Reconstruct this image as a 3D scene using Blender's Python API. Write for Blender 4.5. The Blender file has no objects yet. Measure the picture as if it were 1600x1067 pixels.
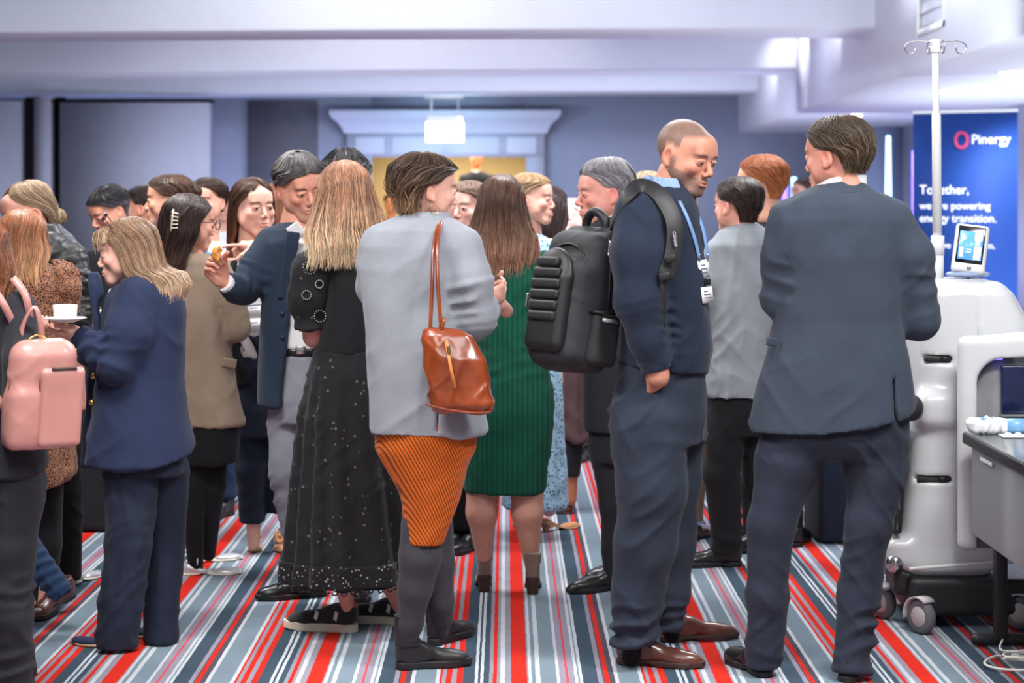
import bpy, math, random
import numpy as np
from mathutils import Vector, Matrix

# ---------------------------------------------------------------- camera, world, sun, exposure
FPX, HX, HY, CH = 3111.0, 790.0, 310.0, 1.56          # focal length in px, vanishing point, camera height
scn = bpy.context.scene
COL = bpy.context.collection
cam_d = bpy.data.cameras.new('camera'); cam = bpy.data.objects.new('camera', cam_d); COL.objects.link(cam)
cam.location = (0, 0, CH); cam.rotation_euler = (math.pi/2, 0, 0)
cam_d.sensor_width = 36; cam_d.lens = FPX/1600*36
cam_d.shift_x = (800-HX)/1600; cam_d.shift_y = -(533.5-HY)/1600
cam_d.clip_start = .1; cam_d.clip_end = 100
cam_d.dof.use_dof = True; cam_d.dof.focus_distance = 6.9; cam_d.dof.aperture_fstop = 3.4
scn.camera = cam
scn.view_settings.view_transform = 'Standard'; scn.view_settings.look = 'None'
scn.view_settings.gamma = 1; scn.view_settings.use_curve_mapping = False
scn.view_settings.exposure = -0.12
W = bpy.data.worlds.new('world'); scn.world = W; W.use_nodes = True
W.node_tree.nodes['Background'].inputs[0].default_value = (.90, .93, 1.0, 1)
W.node_tree.nodes['Background'].inputs[1].default_value = .50

def area(loc, sx, sy, power, col=(1, 1, 1), target=None, spread=math.pi):  # area lamp, mostly used as unseen fill without a fixture
    d = bpy.data.lights.new('room_fill_lamp', 'AREA'); d.shape = 'RECTANGLE'; d.size = sx; d.size_y = sy
    d.energy = power; d.color = col; d.spread = spread
    o = bpy.data.objects.new('room_fill_lamp', d); COL.objects.link(o); o.location = loc
    if target is not None:
        o.rotation_euler = (Vector(target)-Vector(loc)).to_track_quat('-Z', 'Y').to_euler()
    return o
def spot(loc, power, ang, col=(1, 1, 1), target=None, rad=.05, blend=.6):
    d = bpy.data.lights.new('downlight_lamp', 'SPOT'); d.energy = power; d.color = col; d.spot_size = ang
    d.spot_blend = blend; d.shadow_soft_size = rad
    o = bpy.data.objects.new('downlight_lamp', d); COL.objects.link(o); o.location = loc
    if target is not None:
        o.rotation_euler = (Vector(target)-Vector(loc)).to_track_quat('-Z', 'Y').to_euler()
    return o
# soft fill lamps added over the crowd and down the length of the room
area((-1.6, 5.2, 3.30), 1.2, .5, 130, (1, .97, .94)); area((1.8, 5.0, 3.30), 1.2, .5, 130, (1, .98, .96)); area((0, 3.2, 3.2), 3.0, .6, 70, (1, .98, .96), target=(0, 7, .9))
area((-2.0, 8.4, 3.30), 1.4, .6, 110, (.98, .97, .97)); area((.4, 8.6, 3.30), 1.4, .6, 100, (.98, .98, .98)); area((1.9, 9.2, 3.30), 1.0, .6, 60, (.95, .97, 1))
area((-.5, 12.5, 3.30), 6.0, .8, 130, (.88, .92, 1))
area((-.5, 18.6, 3.30), 6.0, .8, 120, (.74, .80, 1)); area((-.5, 23.4, 3.30), 6.0, .8, 150, (.76, .82, 1))
area((-1, 10.8, 2.0), 7, .6, 125, (.80, .92, 1), target=(-1, 16.4, 3.3)); area((0, 20.6, 1.2), 8, 1.0, 130, (.74, .82, 1), target=(0, 27, 1.5))  # fill lamps hung mid-air, added to brighten the beams and the back wall

# ---------------------------------------------------------------- helpers: pixels to points
def pt(px, py, Y): return np.array([(px-HX)*Y/FPX, Y, CH-(py-HY)*Y/FPX])
def gnd(px, py):
    Y = FPX*CH/(py-HY); return np.array([(px-HX)*Y/FPX, Y, 0.])
def lin(c):
    c = [v/255 for v in c]; return tuple(v/12.92 if v <= .04045 else ((v+.055)/1.055)**2.4 for v in c)

# ---------------------------------------------------------------- materials
MATS = {}
def mat(key, col, rough=.6, metal=0, emit=None, es=0, sheen=0, bump=0, bscale=200, noise=0, nscale=6,
        attr=False, coat=0, sss=0, spec=.5, weave=None, coord='Object', trans=0, tint2=None):
    if key in MATS: return MATS[key]
    m = bpy.data.materials.new(key); m.use_nodes = True; nt = m.node_tree; N = nt.nodes; L = nt.links
    b = N['Principled BSDF']; c = (*lin(col), 1)
    b.inputs['Base Color'].default_value = c; b.inputs['Roughness'].default_value = rough
    b.inputs['Metallic'].default_value = metal; b.inputs['Specular IOR Level'].default_value = spec
    if emit: b.inputs['Emission Color'].default_value = (*lin(emit), 1); b.inputs['Emission Strength'].default_value = es
    if sheen: b.inputs['Sheen Weight'].default_value = sheen; b.inputs['Sheen Roughness'].default_value = .5
    if coat: b.inputs['Coat Weight'].default_value = coat; b.inputs['Coat Roughness'].default_value = .15
    if trans: b.inputs['Transmission Weight'].default_value = trans
    if sss:
        b.inputs['Subsurface Weight'].default_value = sss; b.inputs['Subsurface Radius'].default_value = (1, .35, .2)
        b.inputs['Subsurface Scale'].default_value = .012
    out = None
    tc = N.new('ShaderNodeTexCoord')
    if attr:
        a = N.new('ShaderNodeAttribute'); a.attribute_name = 'Col'; out = a.outputs['Color']
    if noise or tint2:
        n = N.new('ShaderNodeTexNoise'); n.inputs['Scale'].default_value = nscale; n.inputs['Detail'].default_value = 5
        L.new(tc.outputs[coord], n.inputs['Vector'])
        mx = N.new('ShaderNodeMix'); mx.data_type = 'RGBA'
        mr = N.new('ShaderNodeMapRange'); mr.inputs[1].default_value = .35; mr.inputs[2].default_value = .65
        L.new(n.outputs['Fac'], mr.inputs[0]); L.new(mr.outputs[0], mx.inputs[0])
        if tint2:
            mx.inputs[6].default_value = c; mx.inputs[7].default_value = (*lin(tint2), 1)
        else:
            for idx, s in ((6, 1-noise), (7, 1+noise)):
                if out:
                    v = N.new('ShaderNodeMix'); v.data_type = 'RGBA'; v.blend_type = 'MULTIPLY'; v.inputs[0].default_value = 1
                    L.new(out, v.inputs[6]); v.inputs[7].default_value = (s, s, s, 1); L.new(v.outputs[2], mx.inputs[idx])
                else: mx.inputs[idx].default_value = (c[0]*s, c[1]*s, c[2]*s, 1)
        out = mx.outputs[2]
    if weave:
        out = weave(nt, tc, out, c)
    if out: L.new(out, b.inputs['Base Color'])
    if bump:
        n = N.new('ShaderNodeTexNoise'); n.inputs['Scale'].default_value = bscale; n.inputs['Detail'].default_value = 3
        L.new(tc.outputs[coord], n.inputs['Vector'])
        bp = N.new('ShaderNodeBump'); bp.inputs['Strength'].default_value = bump; bp.inputs['Distance'].default_value = .002
        L.new(n.outputs['Fac'], bp.inputs['Height']); L.new(bp.outputs[0], b.inputs['Normal'])
    MATS[key] = m; return m
def cloth(key, col, rough=.85, sheen=.06, noise=.07, **k): return mat(key, col, rough, sheen=sheen, bump=.5, bscale=260, noise=noise, nscale=9, spec=.25, **k)
def wavebands(scale, axis, dark, rot=(0, 0, 0), dist=0, lo=.35, hi=.65):
    def f(nt, tc, out, c):
        N, L = nt.nodes, nt.links
        mp = N.new('ShaderNodeMapping'); mp.inputs['Rotation'].default_value = rot; L.new(tc.outputs['Object'], mp.inputs[0])
        w = N.new('ShaderNodeTexWave'); w.bands_direction = axis; w.inputs['Scale'].default_value = scale
        w.inputs['Distortion'].default_value = dist; w.inputs['Detail Scale'].default_value = 1.5
        L.new(mp.outputs[0], w.inputs[0])
        mr = N.new('ShaderNodeMapRange'); mr.inputs[1].default_value = lo; mr.inputs[2].default_value = hi; L.new(w.outputs['Fac'], mr.inputs[0])
        mx = N.new('ShaderNodeMix'); mx.data_type = 'RGBA'; L.new(mr.outputs[0], mx.inputs[0])
        mx.inputs[6].default_value = (*lin(dark), 1)
        if out: L.new(out, mx.inputs[7])
        else: mx.inputs[7].default_value = c
        return mx.outputs[2]
    return f
def cells(scale, dark, feature='DISTANCE_TO_EDGE', lo=.05, hi=.12, squash=(1, 1, 1)):
    def f(nt, tc, out, c):
        N, L = nt.nodes, nt.links
        mp = N.new('ShaderNodeMapping'); mp.inputs['Scale'].default_value = squash; L.new(tc.outputs['Object'], mp.inputs[0])
        w = N.new('ShaderNodeTexVoronoi'); w.feature = feature; w.inputs['Scale'].default_value = scale
        L.new(mp.outputs[0], w.inputs[0])
        mr = N.new('ShaderNodeMapRange'); mr.inputs[1].default_value = lo; mr.inputs[2].default_value = hi; L.new(w.outputs['Distance'], mr.inputs[0])
        mx = N.new('ShaderNodeMix'); mx.data_type = 'RGBA'; L.new(mr.outputs[0], mx.inputs[0])
        mx.inputs[6].default_value = (*lin(dark), 1)
        if out: L.new(out, mx.inputs[7])
        else: mx.inputs[7].default_value = c
        return mx.outputs[2]
    return f

# ---------------------------------------------------------------- mesh objects
def mkobj(name, V, Fc, m=None, parent=None, smooth=True, col=None):
    V = np.asarray(V, dtype=np.float64).reshape(-1, 3)
    if parent is not None:
        o0 = np.zeros(3); p = parent
        while p is not None: o0 += np.array(p.location); p = p.parent
        V = V-o0
    me = bpy.data.meshes.new(name)
    if isinstance(Fc, np.ndarray):
        n, k = Fc.shape
        me.vertices.add(len(V)); me.vertices.foreach_set('co', V.astype(np.float32).ravel())
        me.loops.add(n*k); me.loops.foreach_set('vertex_index', Fc.astype(np.int32).ravel())
        me.polygons.add(n); me.polygons.foreach_set('loop_start', np.arange(0, n*k, k, dtype=np.int32))
        try: me.polygons.foreach_set('loop_total', np.full(n, k, dtype=np.int32))
        except Exception: pass
        me.update(calc_edges=True)
    else:
        me.from_pydata([tuple(v) for v in V], [], [tuple(f) for f in Fc]); me.update()
    if smooth: me.polygons.foreach_set('use_smooth', [True]*len(me.polygons))
    if col is not None:
        a = me.color_attributes.new('Col', 'FLOAT_COLOR', 'POINT')
        c = np.ones((len(V), 4), np.float32); c[:, :3] = col; a.data.foreach_set('color', c.ravel())
    if m is not None: me.materials.append(m)
    o = bpy.data.objects.new(name, me); COL.objects.link(o)
    if parent is not None: o.parent = parent
    return o
def tag(o, label=None, cat=None, group=None, kind=None):
    for k, v in (('label', label), ('category', cat), ('group', group), ('kind', kind)):
        if v: o[k] = v
    return o
def empty(name, loc, label=None, cat=None, group=None):
    o = bpy.data.objects.new(name, None); COL.objects.link(o); o.location = tuple(loc); o.empty_display_size = .1
    return tag(o, label, cat, group)
def joinm(ms):
    V, Q, C, n = [], [], [], 0
    for it in ms:
        v, q = it[0], it[1]; V.append(v); Q.append(q+n); n += len(v)
        if len(it) > 2: C.append(it[2])
    return (np.concatenate(V), np.concatenate(Q), np.concatenate(C) if C else None)
def box(x0, x1, y0, y1, z0, z1):
    V = np.array([(x, y, z) for z in (z0, z1) for y in (y0, y1) for x in (x0, x1)], float)
    Q = np.array([(0, 2, 3, 1), (4, 5, 7, 6), (0, 1, 5, 4), (2, 6, 7, 3), (0, 4, 6, 2), (1, 3, 7, 5)])
    return V, Q
def obox(c, ax, ay, az):
    c, ax, ay, az = map(lambda a: np.array(a, float), (c, ax, ay, az))
    V, Q = box(-.5, .5, -.5, .5, -.5, .5); return c+V[:, :1]*ax+V[:, 1:2]*ay+V[:, 2:]*az, Q
def tube(P, r, n=8, closed=False, cap=True):
    P = np.asarray(P, float); m = len(P); r = np.broadcast_to(np.asarray(r, float), (m,))
    T = np.gradient(P, axis=0) if not closed else np.roll(P, -1, 0)-np.roll(P, 1, 0)
    T /= np.linalg.norm(T, axis=1)[:, None]+1e-9
    up = np.array([0, 0, 1.]) if abs(T[0][2]) < .9 else np.array([1., 0, 0])
    U = np.zeros_like(P); u = np.cross(T[0], up); u /= np.linalg.norm(u)
    for i in range(m):
        u = u-T[i]*np.dot(u, T[i]); u /= np.linalg.norm(u)+1e-9; U[i] = u
    Bn = np.cross(T, U); a = np.arange(n)*2*math.pi/n
    V = (P[:, None]+r[:, None, None]*(U[:, None]*np.cos(a)[None, :, None]+Bn[:, None]*np.sin(a)[None, :, None])).reshape(-1, 3)
    Q = []
    for i in range(m if closed else m-1):
        j = (i+1) % m
        for k in range(n): Q.append((i*n+k, i*n+(k+1) % n, j*n+(k+1) % n, j*n+k))
    if cap and not closed:
        V = np.vstack([V, P[0], P[-1]]); c0, c1 = m*n, m*n+1
        for k in range(0, n, 2):
            Q.append((c0, (k+2) % n, k+1, k)); Q.append((c1, (m-1)*n+k, (m-1)*n+k+1, (m-1)*n+(k+2) % n))
    return V, np.array(Q)
def ribbon(P, N_, w, t):
    """flat strap along P with face normals N_, width w and thickness t"""
    P = np.asarray(P, float); N_ = np.asarray(N_, float); N_ = np.broadcast_to(N_, P.shape)
    T = np.gradient(P, axis=0); T /= np.linalg.norm(T, axis=1)[:, None]
    S = np.cross(T, N_); S /= np.linalg.norm(S, axis=1)[:, None]; Nn = np.cross(S, T)
    w = np.broadcast_to(np.asarray(w, float), (len(P),))[:, None]
    V = np.stack([P-S*w/2-Nn*t/2, P+S*w/2-Nn*t/2, P+S*w/2+Nn*t/2, P-S*w/2+Nn*t/2], 1).reshape(-1, 3)
    m = len(P); Q = [(i*4+k, i*4+(k+1) % 4, i*4+4+(k+1) % 4, i*4+4+k) for i in range(m-1) for k in range(4)]
    Q += [(0, 3, 2, 1), ((m-1)*4, (m-1)*4+1, (m-1)*4+2, (m-1)*4+3)]
    return V, np.array(Q)
def lathe(prof, c=(0, 0, 0), n=32, axis='z'):
    V = []; a = np.arange(n)*2*math.pi/n
    for r, z in prof:
        V.append(np.stack([r*np.cos(a), r*np.sin(a), np.full(n, z)], 1))
    V = np.concatenate(V); m = len(prof)
    Q = [(i*n+k, i*n+(k+1) % n, (i+1)*n+(k+1) % n, (i+1)*n+k) for i in range(m-1) for k in range(n)]
    if axis == 'y': V = V[:, [0, 2, 1]]
    if axis == 'x': V = V[:, [2, 0, 1]]
    return V+np.array(c), np.array(Q)
def spline(P, n=24):
    P = np.asarray(P, float); m = len(P); t = np.linspace(0, m-1, n); out = []
    for s in t:
        i = min(int(s), m-2); f = s-i
        p0, p1, p2, p3 = P[max(i-1, 0)], P[i], P[i+1], P[min(i+2, m-1)]
        out.append(.5*((2*p1)+(-p0+p2)*f+(2*p0-5*p1+4*p2-p3)*f*f+(-p0+3*p1-3*p2+p3)*f**3))
    return np.array(out)
def bevel(o, w=.004, seg=2, ang=.6):
    b = o.modifiers.new('bevel', 'BEVEL'); b.width = w; b.segments = seg; b.limit_method = 'ANGLE'; b.angle_limit = ang
    return o

# ---------------------------------------------------------------- noise
_rng = np.random.RandomState(7); _T = _rng.rand(64, 64, 64).astype(np.float32)*2-1
def noise3(P, s=1.0, seed=0):
    p = P*np.asarray(s)+seed*17.31; i = np.floor(p).astype(int); f = p-i; f = f*f*(3-2*f); i &= 63; j = (i+1) & 63
    x0, y0, z0 = i.T; x1, y1, z1 = j.T; fx, fy, fz = f.T
    l = lambda a, b, t: a+(b-a)*t
    return l(l(l(_T[x0, y0, z0], _T[x1, y0, z0], fx), l(_T[x0, y1, z0], _T[x1, y1, z0], fx), fy),
             l(l(_T[x0, y0, z1], _T[x1, y0, z1], fx), l(_T[x0, y1, z1], _T[x1, y1, z1], fx), fy), fz)

# ---------------------------------------------------------------- signed distance modelling
def snap(lo, h): return np.floor(lo/h)*h
class Grid:
    def __init__(s, lo, hi, h):
        s.h = h; s.lo = np.array(lo, float); s.n = np.ceil((np.array(hi)-s.lo)/h).astype(int)+1
        s.ax = [s.lo[i]+h*np.arange(s.n[i]) for i in range(3)]
        s.v = np.full(tuple(s.n), .5, np.float32)
    def put(s, prim, k=.02, op='u'):
        fn, lo, hi = prim
        pad = k+2*s.h
        i0 = [max(0, int((lo[a]-pad-s.lo[a])/s.h)) for a in range(3)]
        i1 = [min(int(s.n[a]), int((hi[a]+pad-s.lo[a])/s.h)+2) for a in range(3)]
        if any(i1[a] <= i0[a] for a in range(3)): return
        sl = tuple(slice(i0[a], i1[a]) for a in range(3))
        X = s.ax[0][i0[0]:i1[0]][:, None, None]; Y = s.ax[1][i0[1]:i1[1]][None, :, None]; Z = s.ax[2][i0[2]:i1[2]][None, None, :]
        d = fn(X, Y, Z); a = s.v[sl]
        if op == 'u':
            h = np.maximum(k-np.abs(a-d), 0)/k; s.v[sl] = np.minimum(a, d)-h*h*k*.25
        elif op == 's':
            h = np.maximum(k-np.abs(a+d), 0)/k; s.v[sl] = np.maximum(a, -d)+h*h*k*.25
    def net(s):
        v = s.v; ins = v < 0
        nx, ny, nz = [n-1 for n in v.shape]
        c = np.zeros((nx, ny, nz), np.int8)
        for dx in (0, 1):
            for dy in (0, 1):
                for dz in (0, 1): c += ins[dx:dx+nx, dy:dy+ny, dz:dz+nz]
        act = (c > 0) & (c < 8); I = np.argwhere(act); idx = np.full(act.shape, -1, np.int64); idx[act] = np.arange(len(I))
        acc = np.zeros((len(I), 3)); cnt = np.zeros(len(I))
        cor = [(a, b, d) for a in (0, 1) for b in (0, 1) for d in (0, 1)]
        val = {q: v[I[:, 0]+q[0], I[:, 1]+q[1], I[:, 2]+q[2]] for q in cor}
        for q in cor:
            for ax in range(3):
                if q[ax]: continue
                r = list(q); r[ax] = 1; r = tuple(r); a, b = val[q], val[r]; m = (a < 0) != (b < 0)
                t = np.where(m, a/np.where(m, a-b, 1), 0); p = np.tile(np.array(q, float), (len(I), 1)); p[:, ax] = t
                acc[m] += p[m]; cnt[m] += 1
        V = s.lo+(I+acc/cnt[:, None])*s.h
        Q = []
        for ax in range(3):
            o1, o2 = (ax+1) % 3, (ax+2) % 3
            sa = [slice(None)]*3; sb = [slice(None)]*3; sa[ax] = slice(0, -1); sb[ax] = slice(1, None)
            A, B = ins[tuple(sa)], ins[tuple(sb)]; E = np.argwhere(A != B)
            E = E[(E[:, o1] > 0) & (E[:, o2] > 0) & (E[:, o1] < s.n[o1]-1) & (E[:, o2] < s.n[o2]-1)]
            def g(d1, d2):
                e = E.copy(); e[:, o1] -= d1; e[:, o2] -= d2; return idx[e[:, 0], e[:, 1], e[:, 2]]
            q = np.stack([g(1, 1), g(0, 1), g(0, 0), g(1, 0)], 1)
            f = A[E[:, 0], E[:, 1], E[:, 2]]; q[~f] = q[~f][:, ::-1]; Q.append(q)
        Q = np.concatenate(Q); Q = Q[(Q >= 0).all(1)]
        return V, Q
def cap(a, b, ra, rb=None, flat=0, asp=None):
    """tapered limb; flat=1 cuts square at b, flat=3 at both ends"""
    a, b = np.array(a, float), np.array(b, float); rb = ra if rb is None else rb; ab = b-a; L2 = max(np.dot(ab, ab), 1e-9); L = math.sqrt(L2)
    R = max(ra, rb)
    def fn(X, Y, Z):
        x, y, z = X-a[0], Y-a[1], Z-a[2]; tt = (x*ab[0]+y*ab[1]+z*ab[2])/L2; t = np.clip(tt, 0, 1)
        d = np.sqrt((x-t*ab[0])**2+(y-t*ab[1])**2+(z-t*ab[2])**2)-(ra+(rb-ra)*t)
        if flat & 1: d = np.maximum(d, (tt-1)*L)
        if flat & 2: d = np.maximum(d, -tt*L)
        return d
    return fn, np.minimum(a, b)-R, np.maximum(a, b)+R
def ell(c, r, R=None):
    c, r = np.array(c, float), np.array(r, float); R = np.eye(3) if R is None else np.array(R); m = r.min(); M = r.max()
    def fn(X, Y, Z):
        x, y, z = X-c[0], Y-c[1], Z-c[2]
        u = (R[0, 0]*x+R[1, 0]*y+R[2, 0]*z)/r[0]; v = (R[0, 1]*x+R[1, 1]*y+R[2, 1]*z)/r[1]; w = (R[0, 2]*x+R[1, 2]*y+R[2, 2]*z)/r[2]
        n = np.sqrt(u*u+v*v+w*w)+1e-6; g = np.sqrt((u/r[0])**2+(v/r[1])**2+(w/r[2])**2)+1e-6
        return n*(n-1)/g
    return fn, c-M, c+M
def rbox(c, hs, rad=.01, R=None):
    c, hs = np.array(c, float), np.array(hs, float); R = np.eye(3) if R is None else np.array(R); M = np.linalg.norm(hs)
    def fn(X, Y, Z):
        x, y, z = X-c[0], Y-c[1], Z-c[2]
        q = [np.abs(R[0, i]*x+R[1, i]*y+R[2, i]*z)-hs[i]+rad for i in range(3)]
        return np.sqrt(sum(np.maximum(a, 0)**2 for a in q))+np.minimum(np.maximum(np.maximum(q[0], q[1]), q[2]), 0)-rad
    e = np.abs(R)@hs
    return fn, c-e, c+e
def loft(rows, yaw=0, p=2.2, fold=None):
    """rows: z, cx, cy, a, b (any z order)"""
    r = np.array(sorted([tuple(q) for q in rows])); z = r[:, 0]; cy, sy = math.cos(yaw), math.sin(yaw)
    M = max(r[:, 3].max(), r[:, 4].max())*1.15
    def fn(X, Y, Z):
        cx, c2, a, b = [np.interp(Z, z, r[:, i]) for i in (1, 2, 3, 4)]
        x, y = X-cx, Y-c2; u, v = x*cy+y*sy, -x*sy+y*cy
        f = 1
        if fold is not None: f = fold(np.arctan2(v/b, u/a), Z)
        n = (np.abs(u/(a*f))**p+np.abs(v/(b*f))**p)**(1/p)
        d = (n-1)*np.minimum(a, b)
        return np.maximum(d, np.maximum(Z-z[-1], z[0]-Z))
    return fn, np.array([r[:, 1].min()-M, r[:, 2].min()-M, z[0]]), np.array([r[:, 1].max()+M, r[:, 2].max()+M, z[-1]])
def clipz(prim, z0=-9, z1=9):
    fn, lo, hi = prim; lo = lo.copy(); hi = hi.copy(); lo[2] = max(lo[2], z0); hi[2] = min(hi[2], z1)
    return (lambda X, Y, Z: np.maximum(fn(X, Y, Z), np.maximum(z0-Z, Z-z1))), lo, hi
def sdf(prims, h, subs=(), k=.02, pad=.03):
    """prims: list of prim or (prim, k); subs likewise, cut away afterwards"""
    P = [(q if isinstance(q[1], (int, float)) else (q, k)) for q in prims]
    lo = np.min([q[0][1] for q in P], 0)-pad; hi = np.max([q[0][2] for q in P], 0)+pad
    g = Grid(snap(lo, h), hi, h)
    for q, kk in P: g.put(q, kk)
    for q in subs:
        q, kk = q if isinstance(q[1], (int, float)) else (q, .006); g.put(q, kk, 's')
    return g.net()
def vnorm(V, Q):
    n = np.cross(V[Q[:, 2]]-V[Q[:, 0]], V[Q[:, 3]]-V[Q[:, 1]]); N = np.zeros_like(V)
    for k in range(4):
        for a in range(3): N[:, a] += np.bincount(Q[:, k], n[:, a], len(V))
    return N/(np.linalg.norm(N, axis=1)[:, None]+1e-12)
def relax(V, Q, it=1, f=.5):
    for _ in range(it):
        S = np.zeros_like(V); c = np.zeros(len(V))
        for k in range(4):
            for j in (1, 3):
                for a in range(3): S[:, a] += np.bincount(Q[:, k], V[Q[:, (k+j) % 4], a], len(V))
                c += np.bincount(Q[:, k], minlength=len(V))
        V = V+(S/np.maximum(c, 1)[:, None]-V)*f
    return V
def drape(V, Q, amp=.004, sc=(9, 9, 4), seed=0, ridges=1.0):
    """cloth relief: soft undulation plus long folds running in two slanting directions"""
    N = vnorm(V, Q); w = V+.03*np.stack([noise3(V, 6, seed+3), noise3(V, 6, seed+4), noise3(V, 6, seed+5)], 1)
    d = noise3(w, sc, seed)*.9; f = np.mean(sc)/6
    for i, (ax, az) in enumerate(((.75, .66), (-.6, .8), (.1, .99))):
        u = w[:, 0]*ax+w[:, 2]*az; v = -w[:, 0]*az+w[:, 2]*ax
        q = noise3(np.stack([u*3.2*f, w[:, 1]*7, v*15*f], 1), 1, seed+20+i); m = np.clip(noise3(V, 4.5, seed+30+i)*1.6+.35, 0, 1)
        d = d+ridges*1.15*m*(1-np.abs(q)*2.0)*(1-np.abs(q))
    return V+N*(amp*(d-.3))[:, None]
def creases(V, Q, a, b, rad, amp=.005, lam=.03, t0=0, t1=1, seed=0):
    """folds running round a limb between a and b"""
    a, b = np.array(a, float), np.array(b, float); ab = b-a; L = np.linalg.norm(ab); u = ab/L; N = vnorm(V, Q)
    q = V-a; t = q@u; r = np.linalg.norm(q-t[:, None]*u, axis=1); tn = t/L
    w = np.clip((tn-t0)/.18, 0, 1)*np.clip((t1-tn)/.18, 0, 1)*np.clip((rad*1.5-r)/(rad*.35), 0, 1)
    sl = q@np.cross(u, (0, 1, 0)); ph = t/lam*2*math.pi+sl*60*noise3(V, 3, seed+9)+5*noise3(V, 7, seed)+4*noise3(V, 3.5, seed+8)
    s = 1-np.abs(np.sin(ph*.5))*1.6
    return V+N*(amp*1.25*w*s*np.clip(.55+1.3*noise3(V, 8, seed+5), .05, 1.5))[:, None]
# ---------------------------------------------------------------- heads, hands, shoes, hair, people
def rotm(yaw=0, pitch=0, roll=0):
    """head frame: faces -y. yaw>0 turns the face towards image right; pitch>0 looks down; roll>0 tips the crown to image right"""
    y, p, r = math.radians(yaw), math.radians(pitch), math.radians(roll)
    Rz = np.array([[math.cos(y), -math.sin(y), 0], [math.sin(y), math.cos(y), 0], [0, 0, 1]])
    Rx = np.array([[1, 0, 0], [0, math.cos(p), -math.sin(p)], [0, math.sin(p), math.cos(p)]])
    Ry = np.array([[math.cos(r), 0, math.sin(r)], [0, 1, 0], [-math.sin(r), 0, math.cos(r)]])
    return Ry@Rz@Rx
_HC = {}
def head_mesh(sex='f', h=.003):
    if (sex, h) in _HC: return _HC[(sex, h)]
    m = sex == 'm'; P = []
    P += [(ell((0, .018, .035), (.074, .094, .080)), .02), (ell((0, -.022, -.012), (.062, .066, .078)), .03)]
    jw = .052 if m else .046
    for s in (-1, 1):
        P += [(cap((s*jw, .004, -.045), (s*.022, -.062, -.094), .020, .017), .028),
              (ell((s*.040, -.062, -.022), (.022, .020, .018)), .02), (cap((s*.062, .0, .0), (s*.052, -.03, -.05), .014, .02), .03)]
    P += [(ell((0, -.070, -.094), (.022 if m else .017, .018, .017)), .022),
          (cap((-.036, -.079, .022), (.036, -.079, .022), .011 if m else .008), .016), (ell((0, -.064, .05), (.05, .025, .032)), .03),
          (ell((0, -.076, -.062), (.026, .018, .022)), .02)]
    S = []
    for s in (-1, 1): S += [(ell((s*.032, -.097, .003), (.019, .016, .011)), .012)]
    V, Q = None, None
    lo, hi = np.array([-.1, -.14, -.23]), np.array([.1, .13, .13]); g = Grid(lo, hi, h)
    for q, k in P: g.put(q, k)
    for q, k in S: g.put(q, k, 's')
    for s in (-1, 1):                                               # lids over the eyeballs
        g.put(ell((s*.031, -.0785, .001), (.0160, .0145, .0115)), .006); g.put(cap((s*.018, -.0910, .0078), (s*.044, -.0870, .0068), .0016), .006)
        g.put(ell((s*.031, -.101, -.0005), (.0125, .0145, .0040)), .0015, 's')
    nb, nt_ = (.0080, .0108) if m else (.0062, .0084)
    g.put(cap((0, -.082, .012), (0, -.106 if m else -.102, -.028), nb*.8, nt_), .009)
    for s in (-1, 1): g.put(ell((s*.0105, -.096, -.036), (.0075, .010, .0075)), .006)
    for s in (-1, 1): g.put(ell((s*.006, -.099, -.043), (.0035, .006, .004)), .003, 's')
    g.put(cap((-.017, -.088, -.0605), (.017, -.088, -.0605), .0055), .006); g.put(ell((0, -.0945, -.0600), (.012, .0055, .0045)), .005)
    g.put(ell((0, -.0915, -.0705), (.019, .0085, .0065)), .005)
    g.put(cap((-.021, -.0965, -.0652), (.021, -.0965, -.0652), .0016), .003, 's')
    for s in (-1, 1):                                               # ears with a rim and a hollow
        R = rotm(0, 12, 0)
        g.put(ell((s*.078, .014, -.004), (.009, .019, .031), R), .008)
        g.put(ell((s*.086, .008, .0), (.008, .011, .019), R), .004, 's'); g.put(ell((s*.079, .006, -.030), (.007, .009, .010)), .006)
    g.put(cap((0, .022, -.05), (0, .032, -.135), .053 if m else .044, .054 if m else .045), .03)
    V, Q = g.net(); _HC[(sex, h)] = (V, Q); return V, Q
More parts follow.
